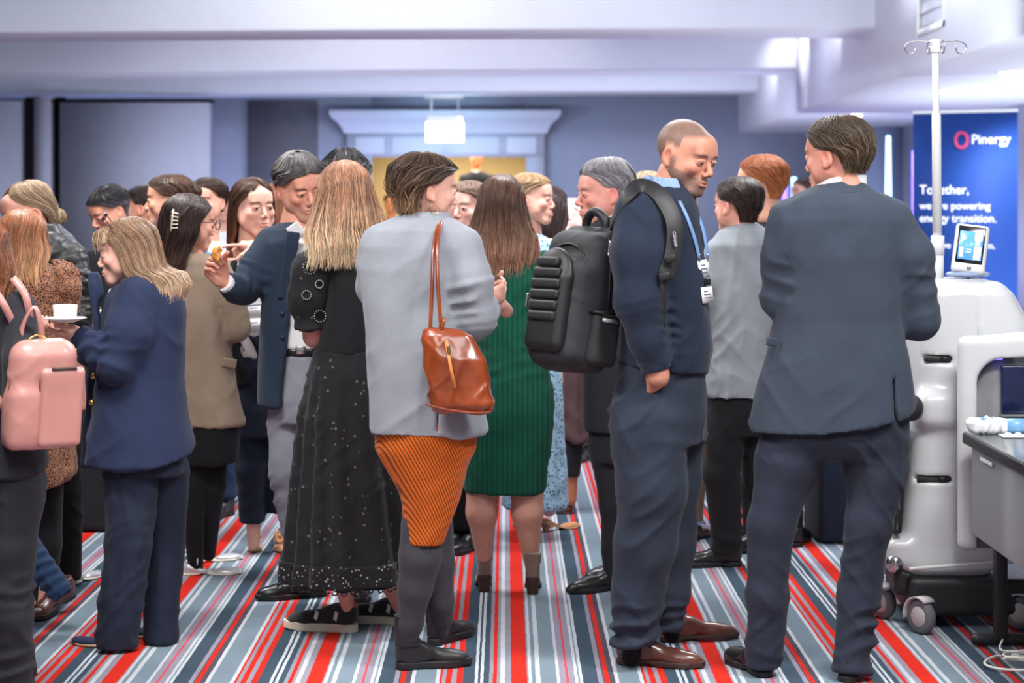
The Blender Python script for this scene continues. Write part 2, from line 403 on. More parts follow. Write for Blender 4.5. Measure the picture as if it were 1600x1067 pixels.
def head_color(V, skin, hair=None, beard=None, lips=(192, 118, 108), stubble=None, buzz=None, makeup=0):
    """skin tones that belong to the skin: lips, flush, brows, beard"""
    sk = np.array(lin(skin))*np.array([.84, .78, .76]); C = np.tile(sk, (len(V), 1)); x, y, z = V.T
    def mixc(w, c): C[:] = C*(1-w[:, None])+np.array(lin(c))*w[:, None]
    g = lambda c, r: np.exp(-(((x-c[0])/r[0])**2+((y-c[1])/r[1])**2+((z-c[2])/r[2])**2))
    red = (min(255, skin[0]+5), int(skin[1]*.74), int(skin[2]*.70))
    for s in (-1, 1): mixc(.22*g((s*.045, -.075, -.03), (.022, .03, .022)), red); mixc(.3*g((s*.083, .01, 0), (.012, .03, .04)), red)
    mixc(.2*g((0, -.108, -.032), (.015, .012, .014)), red)
    mixc(np.clip(1.6*g((0, -.098, -.0605), (.021, .02, .0055)), 0, 1)*.7, lips); mixc(np.clip(1.6*g((0, -.095, -.0705), (.019, .02, .006)), 0, 1)*.7, lips)
    n = noise3(V, 400, 2)*.5+.5
    if beard:
        w = np.clip((-.044+.30*np.clip(np.abs(x)-.028, 0, 1)-z)/.010, 0, 1)*np.clip((.0-y+.01)/.02, 0, 1)*np.clip((z+.125)/.015, 0, 1)
        w = np.maximum(w, np.clip((np.abs(x)-.058)/.006, 0, 1)*np.clip((.01-z)/.02, 0, 1)*np.clip((z+.12)/.02, 0, 1)*np.clip((.0-y)/.008, 0, 1)*np.clip((y+.030)/.012, 0, 1))
        w *= 1-np.clip(2*g((0, -.098, -.0655), (.024, .03, .0075)), 0, 1); w *= 1-np.clip(1.5*g((0, -.11, -.035), (.02, .03, .013)), 0, 1)
        C[:] = C*(1-(w*(.6+.35*n))[:, None])+np.array(lin(beard))*(w*(.6+.35*n))[:, None]
    if stubble:
        w = np.clip((-.035-z)/.02, 0, 1)*np.clip((.01-y)/.02, 0, 1)*.35; mixc(w*(.6+.4*n), stubble)
    if buzz:
        line = np.where(y < -.02, .062+(y+.02)*-.25-np.abs(x)*.1, np.where(y < .0, .02, np.where(y < .035, .03, -.055)))
        w = np.clip((z-line)/.016, 0, 1)*(1-np.clip(3*g((np.sign(x).mean()*0, .014, 0), (.001, .001, .001)), 0, 1))
        ear = (np.abs(x) > .0765) & (z < .035) & (np.abs(y-.012) < .03); w[ear] = 0
        mixc(w*(.72+.2*n), buzz)
    if hair:
        for s in (-1, 1):
            bz = .0235-((x*s-.033)/.03)**2*.006
            w = np.clip(1.5-1.5*np.abs(z-bz)/.0062, 0, 1)*np.clip((x*s-.012)/.006, 0, 1)*np.clip((.054-x*s)/.006, 0, 1)*(y < -.05)
            mixc(w*.8, hair)
            if makeup: mixc(.8*np.clip(1-np.abs(z-.0058)/.0032, 0, 1)*np.clip((.017-np.abs(x*s-.031))/.003, 0, 1)*(y < -.075)*makeup, (40, 28, 26))
    return C
_HD = {}
def hand_mesh(curl=30, spread=1.0, thumb=25, grip=0, h=.0028, key=None):
    """right hand, wrist at the origin, fingers along +y, palm facing -z, thumb on -x side"""
    kk = (curl, spread, thumb, grip)
    if kk in _HD: return _HD[kk]
    P = [(rbox((0, .045, 0), (.036, .040, .013), .012), .01), (cap((0, -.03, 0), (0, .02, 0), .026, .026), .02),
         (cap((-.028, .02, -.008), (-.02, .06, -.006), .016, .014), .01)]
    xs = (-.029, -.0098, .0098, .028); Ls = ((.042, .025, .020), (.046, .029, .021), (.043, .027, .021), (.034, .021, .018)); rr = (.0092, .0095, .0090, .0080)
    cs = curl if isinstance(curl, (tuple, list)) else (curl,)*4
    for i in range(4):
        p = np.array([xs[i], .080-.004*abs(i-1.2), 0]); a = 0; sp = math.radians((i-1.5)*4*spread)
        for j in range(3):
            a += math.radians(cs[i]*(.8, 1.1, .8)[j]); d = np.array([math.sin(sp)*math.cos(a), math.cos(sp)*math.cos(a), -math.sin(a)])
            q = p+d*Ls[i][j]; P.append((cap(p, q, rr[i]*(1-.07*j), rr[i]*(1-.07*(j+1))), .003)); p = q
    t = math.radians(thumb); p = np.array([-.030, .018, -.006])
    for j, (L, r) in enumerate(((.042, .0135), (.032, .0110), (.026, .0098))):
        a = t*(1.5, .9, .4)[j]; g = math.radians(grip)
        d = np.array([-math.sin(a), math.cos(a)*math.cos(g*(.3+.5*j)), -math.sin(g*(.3+.5*j))-.25]); d /= np.linalg.norm(d)
        q = p+d*L; P.append((cap(p, q, r, r*.92), .006)); p = q
    _HD[kk] = sdf(P, h, k=.004, pad=.012); return _HD[kk]
def place_hand(mesh, wrist, dirn, palm, left=False, size=1.0):
    """dirn: where the fingers point; palm: where the palm faces"""
    V, Q = mesh; y = np.array(dirn, float); y /= np.linalg.norm(y); z = -np.array(palm, float); z -= y*np.dot(z, y); z /= np.linalg.norm(z); x = np.cross(y, z)
    V = V.copy()
    if left: V[:, 0] *= -1; Q = Q[:, ::-1]
    return np.array(wrist)+(V[:, :1]*x+V[:, 1:2]*y+V[:, 2:]*z)*size, Q

def shoe(root, heel, toe, kind='oxford', m='shoe', sole_m='sole', pitch=0, L=None, name='shoe', wd=1.0, label=None):
    """heel, toe: points on the floor. pitch lifts the heel (deg)"""
    heel, toe = np.array(heel, float), np.array(toe, float); d = toe-heel; d[2] = 0
    L = L or np.linalg.norm(d); d /= np.linalg.norm(d); w = np.array([-d[1], d[0], 0]); k = L/.28; a = math.radians(pitch)
    toe = np.array([heel[0], heel[1], 0])+d*L
    sh = {'oxford': (.022, .03), 'boot': (.026, .03), 'sneaker': (.032, .032), 'flat': (.010, .022), 'heel': (.010, .022), 'ankle': (.016, .03)}[kind][0]
    hl = {'ankle': .055, 'heel': .030}.get(kind, 0)
    def lift(u): return hl*max(0, 1-u/(.62*L))
    pts = [(0.035*k, .033), (.10*k, .029), (.175*k, .040*wd), (.215*k, .041*wd), (.262*k, .022 if kind in ('oxford', 'flat') else .028)]
    def plan(X, Y, g=0):
        ds = None
        for (u0, r0), (u1, r1) in zip(pts[:-1], pts[1:]):
            t = np.clip((X-u0)/(u1-u0), 0, 1); q = np.sqrt((X-u0-t*(u1-u0))**2+Y**2)-(r0+(r1-r0)*t)*k*.98; ds = q if ds is None else np.minimum(ds, q)
        return ds+g
    def solef(X, Y, Z):
        zl = hl*np.clip(1-X/(.62*L), 0, 1); zt = .010*np.clip((X-.22*k)/(.06*k), 0, 1)
        arch = 0 if kind in ('sneaker', 'boot') else .010*np.exp(-((X-.105*k)/(.028*k))**2)
        return np.maximum(plan(X, Y), np.maximum(Z-zl-sh-zt*.5, zl+arch+zt*.6-Z))
    lo, hi = np.array([-.02, -.07, -.01]), np.array([L+.03, .07, .2])
    P = [((solef, lo, np.array([hi[0], hi[1], sh+hl+.03])), .003)]
    if hl: P.append((clipz(cap((.03*k, 0, 0), (.034*k, 0, hl+.01), .022 if kind == 'ankle' else .012, .027), 0, hl+.02), .008))
    V, Q = sdf(P, .004, k=.003)
    U = []
    z = lambda u, q: lift(u)+sh+q
    if kind in ('oxford', 'sneaker', 'boot', 'ankle'):
        th = .03 if kind == 'sneaker' else .026
        U += [(cap((.038*k, 0, z(.038, .025)), (.10*k, 0, z(.1, .030)), .031*k, .030*k), .03), (cap((.10*k, 0, z(.1, .024)), (.19*k, 0, z(.19, .008)), .031*k, th*k), .03),
              (ell((.205*k, 0, z(.205, .004)), (.055*k, .037*k*wd, .030*k)), .02), (ell((.245*k, 0, z(.245, .0)), (.034*k, .023*k if kind == 'oxford' else .028*k, .021*k)), .02)]
        top = {'oxford': .075, 'sneaker': .072, 'boot': .165, 'ankle': .115}[kind]
        U.append((clipz(cap((.045*k, 0, z(.04, .03)), (.040*k, 0, z(.04, .2)), {'ankle': .037, 'boot': .042, 'sneaker': .037}.get(kind, .034)*k, {'ankle': .048, 'boot': .047, 'sneaker': .044}.get(kind, .038)*k), 0, z(.04, top)-.01), .03))
    else:
        U += [(cap((.035*k, 0, z(.035, .016)), (.10*k, 0, z(.1, .005)), .027*k, .021*k), .02), (ell((.205*k, 0, z(.205, 0)), (.062*k, .036*k, .022*k)), .02), (ell((.25*k, 0, z(.25, -.002)), (.028*k, .018*k, .015*k)), .02)]
    fl = lambda X, Y, Z: np.maximum(plan(X, Y, -.001), hl*np.clip(1-X/(.62*L), 0, 1)+sh*.7-Z)
    g = Grid(snap(lo, .004), hi, .004)
    for q, kk in U: g.put(q, kk)
    X, Y, Z = g.ax[0][:, None, None], g.ax[1][None, :, None], g.ax[2][None, None, :]
    g.v = np.maximum(g.v, fl(X, Y, Z) if kind != 'boot' and kind != 'ankle' else np.where(Z > sh+hl+.05, -1, fl(X, Y, Z))).astype(np.float32)
    if kind in ('flat', 'heel'): g.put(ell((.105*k, 0, z(.1, .05)), (.085*k, .023*k, .040)), .006, 's')
    if kind == 'oxford':
        g.put(cap((.038*k, 0, z(.04, .085)), (.04*k, 0, z(.04, .12)), .024), .004, 's')
    V2, Q2 = g.net()
    def tf(V):
        V = V.copy()
        if a:
            u0 = .215*k; x, zz = V[:, 0]-u0, V[:, 2].copy(); m_ = x < 0; ca, sa = math.cos(a), math.sin(a)
            V[m_, 0] = u0+(x*ca+zz*sa)[m_]; V[m_, 2] = (-x*sa+zz*ca)[m_]
        P_ = toe-d*L+V[:, :1]*d+V[:, 1:2]*w; P_[:, 2] = V[:, 2]; return P_
    up = mkobj(name, tf(V2), Q2, MATS[m], root)
    if label: up['label'] = label
    mkobj('sole', tf(V), Q, MATS[sole_m], up)
    if kind in ('oxford', 'sneaker'):
        ts = []
        for i in range(5):
            u = (.105+.017*i)*k; zz = z(u, .056-.0075*i); ww = .017*k
            ts.append(tube(tf(np.array([(u-.004, -ww, zz-.007), (u, -ww*.5, zz+.001), (u, 0, zz+.003), (u+.004, ww*.5, zz+.001), (u+.006, ww, zz-.007)])), .0019, 5))
        v, q, _ = joinm(ts); mkobj('laces', v, q, MATS['lace_white' if kind == 'sneaker' and m == 'sneaker_white' else 'lace_dark'], up)
    ank = tf(np.array([(.045*k, 0, z(.04, .06))]))[0]
    return up, ank, tf, k

def strand_mesh(paths, w, n=3):
    """paths: (S, K, 3) -> thin tapered strands"""
    S, K, _ = paths.shape; T = np.gradient(paths, axis=1); T /= np.linalg.norm(T, axis=2)[..., None]+1e-9
    U = np.cross(T, np.array([.3, .5, .81])); U /= np.linalg.norm(U, axis=2)[..., None]+1e-9; B = np.cross(T, U)
    t = np.linspace(0, 1, K); r = (w*np.where(t < .85, 1, 1-(t-.85)/.15*.8))[None, :, None]*np.ones((S, 1, 1))
    a = np.arange(n)*2*math.pi/n
    V = paths[:, :, None]+r[..., None]*(U[:, :, None]*np.cos(a)[:, None]+B[:, :, None]*np.sin(a)[:, None])
    V = V.reshape(-1, 3); base = np.arange(S)[:, None, None]*K*n; i = np.arange(K-1)[None, :, None]*n; k = np.arange(n)[None, None, :]; k2 = (k+1) % n
    Q = np.stack([base+i+k, base+i+k2, base+i+n+k2, base+i+n+k], -1).reshape(-1, 4)
    return V, Q
def hair(P, rows, col, strands=500, w=.0011, seed=0, part=0, wave=.0, rag=.0, name='hair', tip=None, vary=.35, lift=.004, frame=None, scl=1.0, K=14, open_up=None, flick=0, clump=.007, wpp=26):
    """rows: z, cx, cy, a, b, open half angle (deg) round the face, crown first, in the head frame (metres)"""
    rng = np.random.RandomState(seed+11); r = np.array(rows, float); o = np.argsort(-r[:, 0]); r = r[o]; nz = len(r)
    arc = np.concatenate([[0], np.cumsum(np.sqrt(np.diff(r[:, 0])**2+np.diff(r[:, 3])**2+.3*np.diff(r[:, 2])**2))]); arc /= arc[-1]
    def ev(s, th01, rad=1.0):
        q = [np.interp(s, arc, r[:, i]) for i in range(6)]; op = np.radians(q[5]); th = op+(2*math.pi-2*op)*th01
        x = q[1]+q[3]*rad*np.sin(th); y = q[2]-q[4]*rad*np.cos(th); return np.stack([x, y, q[0]+0*th], -1), th
    ns, na = 46, 96; S, A = np.meshgrid(np.linspace(0, 1, ns), np.linspace(0, 1, na), indexing='ij'); S = S*(1-rag*.35+rag*.45*noise3(np.stack([A*38, 0*A, 0*A+seed], -1).reshape(-1, 3), 1, 5).reshape(S.shape))
    def ripple(S, A):
        q = np.stack([A*wpp, S*1.6+0*A, 0*A+seed], -1).reshape(-1, 3); return noise3(q, 1, seed).reshape(S.shape)
    rp = ripple(S, A); rad = 1+.035*rp*np.clip(S*3, .3, 1)+.02*rp
    Vo, _ = ev(S, A, rad)
    if wave:
        Vo[..., 0] += wave*np.sin(S*14+4*rp)*np.clip(S*2-.6, 0, 1); Vo[..., 1] += wave*np.cos(S*12+4*rp)*np.clip(S*2-.6, 0, 1)
    Vi, _ = ev(S, A, rad*.86)
    Vo = Vo.reshape(-1, 3); Vi = Vi.reshape(-1, 3)
    i = np.arange(ns-1)[:, None]*na; j = np.arange(na-1)[None, :]; q1 = np.stack([i+j, i+na+j, i+na+j+1, i+j+1], -1).reshape(-1, 4)
    n = ns*na; q2 = q1[:, ::-1]+n
    e = []
    for jj in (0, na-1):
        ii = np.arange(ns-1)*na+jj; s_ = np.stack([ii, ii+na, ii+na+n, ii+n], 1); e.append(s_ if jj else s_[:, ::-1])
    bb = (ns-1)*na+np.arange(na-1); e.append(np.stack([bb, bb+n, bb+n+1, bb+1], 1))
    c0 = np.array(lin(col)); c1 = np.array(lin(tip or col))
    sh = np.clip(1+vary*(rp+.6*noise3(np.stack([A*90, S*2, 0*A], -1).reshape(-1, 3), 1, seed+1).reshape(S.shape)), .3, 1.8)[..., None]
    tt = np.clip((S-.45)/.5, 0, 1)[..., None]; C = ((c0*(1-tt)+c1*tt)*sh).reshape(-1, 3)
    ms = [(np.vstack([Vo, Vi]), np.concatenate([q1, q2]+e), np.vstack([C, C*.55]))]
    if strands:
        a0 = rng.rand(strands); a0 = np.clip(a0+.0*a0, 0, 1); s1 = 1-rag*.5+rag*rng.rand(strands); s0 = rng.rand(strands)**1.5*.5
        t = np.linspace(0, 1, K); S_ = s0[:, None]+(s1-s0)[:, None]*t; dr = (rng.rand(strands)-.5)*.05
        A_ = np.clip(a0[:, None]+dr[:, None]*t**1.5+.006*np.sin(5*t+rng.rand(strands, 1)*6), 0, 1)
        rp = ripple(np.clip(S_, 0, 1), A_); rad = 1+.035*rp*np.clip(S_*3, .3, 1)+.02*rp+(.004+rng.rand(strands, 1)*lift*10*.1)
        p, th = ev(np.clip(S_, 0, 1), A_, rad)
        ov = np.clip(S_-1, 0, 1); p[..., 2] -= ov*.25
        if wave:
            p[..., 0] += wave*np.sin(S_*14+4*rp)*np.clip(S_*2-.6, 0, 1); p[..., 1] += wave*np.cos(S_*12+4*rp)*np.clip(S_*2-.6, 0, 1)
        cid = np.floor(a0*44)[:, None]; p[..., 0] += clump*.8*np.sin(cid*2.4+t*5)*t; p[..., 1] += clump*.8*np.cos(cid*1.7+t*4)*t
        fr = rng.rand(strands, 1)-.5; p[..., 0] += clump*fr*t*2+flick*np.sin(th)*t**4; p[..., 1] += clump*(rng.rand(strands, 1)-.5)*t*2-flick*np.cos(th)*t**4
        V, Q = strand_mesh(p, w); cs = (c0*(1-np.clip((S_-.45)/.5, 0, 1)[..., None])+c1*np.clip((S_-.45)/.5, 0, 1)[..., None])*(1+vary*3.0*(rng.rand(strands, 1, 1)**1.6-.33))
        C = np.repeat(cs.reshape(-1, 3), 3, 0); ms.append((V, Q, np.clip(C, 0, 1)))
    V, Q, C = joinm(ms); V = P.hc+(V*scl*P.hs)@P.hR.T if frame is None else V
    return mkobj(name, V, Q, MATS['hair'], P.root, col=C)

class Person:
    def __init__(s, label, py=None, px=0, sc=None, skin=(224, 172, 150), group=None, h=None, name='person'):
        s.s = sc or (py-HY)/CH; s.Y = FPX/s.s; s.skin = skin; s.h = h or (.0085 if s.s > 425 else .011 if s.s > 340 else .014)
        s.root = empty(name, ((px-HX)/s.s, s.Y, 0), label, 'person', group); s.bod = []
    def m(s, p):
        Y = s.Y+(p[2] if len(p) > 2 else 0)/s.s; return pt(p[0], p[1], Y)
    def z(s, py): return CH-(py-HY)/s.s
    def C(s, a, b, ra, rb=None, flat=0):
        return cap(s.m(a), s.m(b), ra/s.s, (ra if rb is None else rb)/s.s, flat)
    def chain(s, pts, k=.02, flat=0):
        """pts: (px, py, d, r) along a limb"""
        out = []
        for i, (a, b) in enumerate(zip(pts[:-1], pts[1:])):
            out.append((s.C(a[:3], b[:3], a[3], b[3], flat=flat if i == len(pts)-2 else 0), k))
        return out
    def L(s, rows, yaw=0, p=2.2, fold=None):
        """rows: py, left, right, half depth[, centre depth] all in pixels"""
        R = []
        for q in rows:
            d = q[4] if len(q) > 4 else 0; c = s.m(((q[1]+q[2])/2, q[0], d)); a = (q[2]-q[1])/2/s.s
            R.append((c[2], c[0], c[1], a, q[3]/s.s))
        return loft(R, yaw, p, fold)
    def E(s, c, r, R=None): return ell(s.m(c), np.array(r)/s.s, R)
    def part(s, name, prims, m, subs=(), k=.02, h=None, amp=.003, sc=(9, 9, 4), seed=0, cr=(), parent=None, label=None, rel=0, ridges=1.0):
        V, Q = sdf(prims, h or s.h, subs, k)
        if rel: V = relax(V, Q, rel)
        if amp: V = drape(V, Q, amp, sc, seed+int(s.s), ridges)
        for c in cr:
            V = creases(V, Q, s.m(c[0]), s.m(c[1]), c[2]/s.s, *c[3:])
        o = mkobj(name, V, Q, MATS[m] if isinstance(m, str) else m, parent or s.root)
        if label: o['label'] = label
        return o
    def head(s, p, H, yaw=0, pitch=0, roll=0, sex='f', eyes=True, h=.003, **ck):
        s.hc = s.m(p); s.hs = H/s.s/.23; s.hR = rotm(yaw, pitch, roll); V, Q = head_mesh(sex, h)
        C = head_color(V, s.skin, **ck); s.bod.append((s.hc+(V*s.hs)@s.hR.T, Q, C))
        if eyes:
            for sx in (-1, 1):
                v, q = lathe([(0.0001, -.0118), (.0035, -.0113), (.0065, -.0099), (.0095, -.0071), (.0118, -.001), (.0095, .0071), (.0001, .0118)], n=20)
                v = v[:, [0, 2, 1]]; q = q[:, ::-1]; rr = np.hypot(v[:, 0], v[:, 2])
                c = np.where((rr < .0030)[:, None], np.array(lin((15, 12, 12))), np.where((rr < .0068)[:, None], np.array(lin((70, 60, 50))), np.array(lin((215, 208, 205)))))
                c[v[:, 1] > .0] = lin((215, 208, 205))
                v = s.hc+((v+np.array([sx*.031, -.0800, .0])) *s.hs)@s.hR.T; mkobj('eye', v, q, MATS['eye'], s.root, col=c)
    def hp(s, v): return s.hc+(np.asarray(v, float)*s.hs)@s.hR.T
    def hand(s, wrist, dirn, palm, left=False, size=None, mesh=None):
        V, Q = place_hand(mesh or hand_mesh(), s.m(wrist), dirn, palm, left, size or 1.0); C = np.tile(np.array(lin(s.skin))*np.array([.84, .78, .76]), (len(V), 1))
        n = noise3(V, 90, 1); C *= (1+.06*n)[:, None]; C[:, 1:] *= .95; s.bod.append((V, Q, C))
    def flesh(s, prims, k=.02, h=.006, col=None):
        V, Q = sdf(prims, h, k=k); s.bod.append((V, Q, np.tile(np.array(lin(col or s.skin))*np.array([.84, .78, .76]), (len(V), 1))))
    def body(s):
        V, Q, C = joinm(s.bod); return mkobj('body', V, Q, MATS['skin'], s.root, col=C)

# skull-hugging profiles (head frame, metres)
def short_hair(t=.008, nape=-.062, front=.055, top=.012, fo=58, so=112):
    h = front+.014; n2 = min(nape, -.045)
    return [(.113+top, 0, .020, .010, .012, 0), (.108+top, 0, .016, .042, .050, 0), (.094+top*.8, 0, .014, .062, .080, 0), (h+.012, 0, .016, .072+t*.9, .094+t*.9, 0),
            (h+.004, 0, .018, .075+t, .096+t, fo*.45), (h-.004, 0, .018, .076+t, .096+t, fo*.8), (h-.017, 0, .020, .077+t, .095+t, fo*.95), (.026, 0, .022, .077+t*.7, .093+t, fo+10), (.020, 0, .022, .075+t*.5, .090+t, so-8),
            (.0, 0, .024, .071+t*.4, .083+t, so), (-.018, 0, .027, .062+t*.3, .068+t*.9, so+6), (-.034, 0, .029, .054+t*.3, .056+t*.5, so+10), (n2, 0, .028, .046+t*.2, .046+t*.3, so+14)]
def long_hair(tip=-.30, w=.105, d=.075, cy=.04, t=.012, fo=34, top=.012, wn=.078, side=62, mid=-.12, taper=.8, dmid=None):
    return [(.115+top, 0, .014, .010, .012, 0), (.109+top, 0, .014, .038, .044, 4), (.094+top*.8, 0, .012, .060, .078, 5),
            (.074, 0, .014, .072+t, .093+t, fo*.75), (.05, 0, .015, .077+t, .096+t, fo+14), (.02, 0, .018, .080+t, .098+t, side-4), (-.03, 0, .022, wn+t+.004, .094+t, side),
            (mid*.6-.02, 0, .03, (wn+w)/2+t, .088+t, side+4), (mid, 0, cy, w, dmid or d, side+8), ((mid+tip)/2, 0, cy+.01, w*.98, d, side+12), (tip, 0, cy+.012, w*taper, d*.75, side+18)]
# ---------------------------------------------------------------- materials used throughout
def carpet_mat():
    m = bpy.data.materials.new('striped_carpet'); m.use_nodes = True; nt = m.node_tree; N, L = nt.nodes, nt.links; b = N['Principled BSDF']
    b.inputs['Roughness'].default_value = .95; b.inputs['Specular IOR Level'].default_value = .15
    R, Wt, LS, DS, LV, DP = (206, 44, 32), (188, 194, 200), (118, 134, 146), (62, 78, 92), (142, 138, 152), (82, 76, 88)
    seg = [(799, R), (824, LV), (826, Wt), (831, LS), (838, Wt), (845, LS), (871, Wt), (876, LV), (886, (205, 75, 85)), (890, LV), (900, Wt), (905, LS), (908, Wt), (913, DS),
           (937, LV), (944, DP), (947, R), (954, DP), (963, Wt), (970, LS), (1003, Wt), (1009, R), (1013, LV), (1019, R), (1028, LV), (1036, R), (1046, DS), (1065, Wt), (1070, DS),
           (1074, Wt), (1079, DS), (1088, LV), (1094, R), (1101, LV), (1106, Wt), (1113, LV)]
    tc = N.new('ShaderNodeTexCoord'); sp = N.new('ShaderNodeSeparateXYZ'); L.new(tc.outputs['Object'], sp.inputs[0])
    wn = N.new('ShaderNodeTexNoise'); wn.inputs['Scale'].default_value = 14; L.new(tc.outputs['Object'], wn.inputs[0])
    def mth(op, a, c=None):
        n = N.new('ShaderNodeMath'); n.operation = op
        for i, v in enumerate((a, c)):
            if v is None: continue
            if isinstance(v, (int, float)): n.inputs[i].default_value = v
            else: L.new(v, n.inputs[i])
        return n.outputs[0]
    x = mth('ADD', sp.outputs[0], mth('MULTIPLY', mth('SUBTRACT', wn.outputs['Fac'], .5), .006))
    u = mth('FRACT', mth('DIVIDE', mth('ADD', x, -.0185+6.62), .662))
    def ramp(lo, hi):
        r = N.new('ShaderNodeValToRGB'); r.color_ramp.interpolation = 'CONSTANT'; L.new(u, r.inputs[0]); e = r.color_ramp.elements; first = True
        ss = [((p-799)/325, c) for p, c in seg]; cur = [c for p, c in ss if p <= lo][-1]; lst = [(0, cur)]+[(p, c) for p, c in ss if lo < p < hi]
        for i, (p, c) in enumerate(lst):
            q = e[0] if i == 0 else (e[1] if i == 1 else e.new(p)); q.position = p; q.color = (*lin(c), 1)
        return r.outputs[0]
    mx = N.new('ShaderNodeMix'); mx.data_type = 'RGBA'; L.new(mth('GREATER_THAN', u, .5), mx.inputs[0]); L.new(ramp(0, .5), mx.inputs[6]); L.new(ramp(.5, 1.1), mx.inputs[7])
    n2 = N.new('ShaderNodeTexNoise'); n2.inputs['Scale'].default_value = 3; n2.inputs['Detail'].default_value = 6; L.new(tc.outputs['Object'], n2.inputs[0])
    mr = N.new('ShaderNodeMapRange'); mr.inputs[3].default_value = .86; mr.inputs[4].default_value = 1.12; L.new(n2.outputs['Fac'], mr.inputs[0])
    mm = N.new('ShaderNodeMix'); mm.data_type = 'RGBA'; mm.blend_type = 'MULTIPLY'; mm.inputs[0].default_value = 1; L.new(mx.outputs[2], mm.inputs[6]); L.new(mr.outputs[0], mm.inputs[7])
    L.new(mm.outputs[2], b.inputs['Base Color'])
    nb = N.new('ShaderNodeTexNoise'); nb.inputs['Scale'].default_value = 260; L.new(tc.outputs['Object'], nb.inputs[0])
    bp = N.new('ShaderNodeBump'); bp.inputs['Strength'].default_value = .5; bp.inputs['Distance'].default_value = .003; L.new(nb.outputs['Fac'], bp.inputs['Height']); L.new(bp.outputs[0], b.inputs['Normal'])
    return m
mat('skin', (220, 170, 150), .5, attr=True, sss=.12, noise=.05, nscale=60, spec=.4)
mat('hair', (90, 70, 55), .38, attr=True, spec=.35, noise=.12, nscale=30)
mat('eye', (220, 215, 210), .12, attr=True, coat=.5)
wallm = mat('grey_wall', (160, 165, 185), .8, noise=.03, bump=.15, bscale=60)
mat('wall_brown', (118, 116, 126), .85, noise=.05)
mat('panel', (196, 198, 214), .7, noise=.02)
mat('curtain', (62, 52, 54), .9); mat('gap_black', (18, 18, 22), .9)
mat('white_paint', (206, 210, 226), .6, noise=.015); mat('ceiling_paint', (228, 232, 242), .75, noise=.01)
mat('beam_paint', (228, 231, 242), .7, noise=.01); mat('corridor', (222, 200, 150), .8); mat('white_metal', (225, 228, 228), .35)
mat('sign_face', (255, 255, 255), .5, emit=(222, 250, 255), es=7); mat('lamp_face', (255, 255, 255), .5, emit=(255, 252, 245), es=14)
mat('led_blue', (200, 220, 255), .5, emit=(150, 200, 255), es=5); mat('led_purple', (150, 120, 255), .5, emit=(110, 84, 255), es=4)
mat('led_orange', (255, 170, 90), .5, emit=(255, 120, 40), es=1.2)
mat('dark_metal', (45, 46, 50), .45, metal=.3); mat('chrome', (200, 200, 200), .2, metal=1); mat('brass', (205, 165, 90), .25, metal=1)
# ---------------------------------------------------------------- the room
def struct(name, V, Q, m, **k): return tag(mkobj(name, V, Q, m if not isinstance(m, str) else MATS[m], smooth=False, **k), kind='structure')
XL, XR, YB, YF = -9.0, 5.2, 27.0, -1.0
struct('floor', *box(XL, XR, YF, 33, -.1, 0), carpet_mat())
struct('wall_left', *box(XL-.1, XL, YF, YB, 0, 3.6), 'grey_wall')
dx0, dx1 = (580-HX)/115.2, (822-HX)/115.2; dz = CH+(310-244)/115.2
w = [box(XL, dx0, YB, YB+.15, 0, 3.6), box(dx1, XR, YB, YB+.15, 0, 3.6), box(dx0, dx1, YB, YB+.15, dz, 3.6)]
V, Q, _ = joinm(w); struct('wall_back', V, Q, 'grey_wall')
bx0, bx1 = (386-HX)/116, (495-HX)/116
struct('trim_1', *box(bx0, bx1, YB-.06, YB-.004, 0, 2.88), 'wall_brown')
# right wall: runs straight back, then the deeper nook beyond the soffit
struct('wall_right', *box(4.9, 5.0, YF, YB, 0, 2.46), 'white_paint')
struct('trim_2', *box((1340-HX)/124., 4.9, 24.6, 24.75, 0, 2.46), mat('blue_grey_wall', (150, 160, 190), .8))
# high ceiling with beams
struct('ceiling', *box(XL, XR+.2, YF, YB, 3.45, 3.6), 'ceiling_paint')
def beam(n, s_front, thick, xr, extra=0):
    Y0 = FPX/s_front; P = [(XL, Y0*1.05), (-1.2, Y0*1.01), (xr, Y0)]
    lo = CH+1.34; V, Q = [], []
    for (x, y) in P: V += [(x, y, lo), (x, y, 3.46), (x, y+thick, 3.46), (x, y+thick, lo)]
    for i in range(2):
        a = i*4
        for k in range(4): Q.append((a+k, a+4+k, a+4+(k+1) % 4, a+(k+1) % 4))
    Q += [(3, 2, 1, 0), (8, 9, 10, 11)]
    bevel(struct('trim_%d' % n, np.array(V), np.array(Q), 'beam_paint'), .02)
beam(3, 198, .95, 3.05); beam(4, 151, 1.1, 3.2); beam(5, 125, 1.0, 3.3)
# soffit on the right: lower ceiling with a face running back through the room
zs = CH+.89; so = [(2.60, YF), (2.79, 10.7), (3.155, 25.2), (3.155, YB)]
V = [(x, y, z) for x, y in so for z in (zs, 3.46)]+[(XR, y, z) for x, y in so for z in (zs, 3.46)]
Q = [(2*i, 2*i+1, 2*i+3, 2*i+2) for i in range(3)]+[(2*i, 2*i+2, 8+2*i+2, 8+2*i) for i in range(3)]
struct('trim_6', np.array(V, float), np.array(Q), 'beam_paint')
# partition bays on the left
s = 121.5; X = lambda px: (px-HX)/s; Yp = FPX/s
struct('trim_7', *box(X(103), X(332), Yp-.35, Yp, 0, 2.775), 'panel'); struct('trim_8', *box(X(88), X(103), Yp-.1, Yp, 0, 2.86), 'gap_black')
struct('trim_9', *box(X(63), X(88), Yp-.35, Yp, 0, 2.86), 'panel'); struct('trim_10', *box(X(42), X(63), Yp-.1, Yp, 0, 2.86), 'curtain')
struct('trim_11', *box(X(-150), X(42), Yp-.35, Yp, 0, 2.80), 'panel')
struct('trim_12', *box(X(88), X(335), Yp-.30, Yp, 2.79, 2.82), 'gap_black')
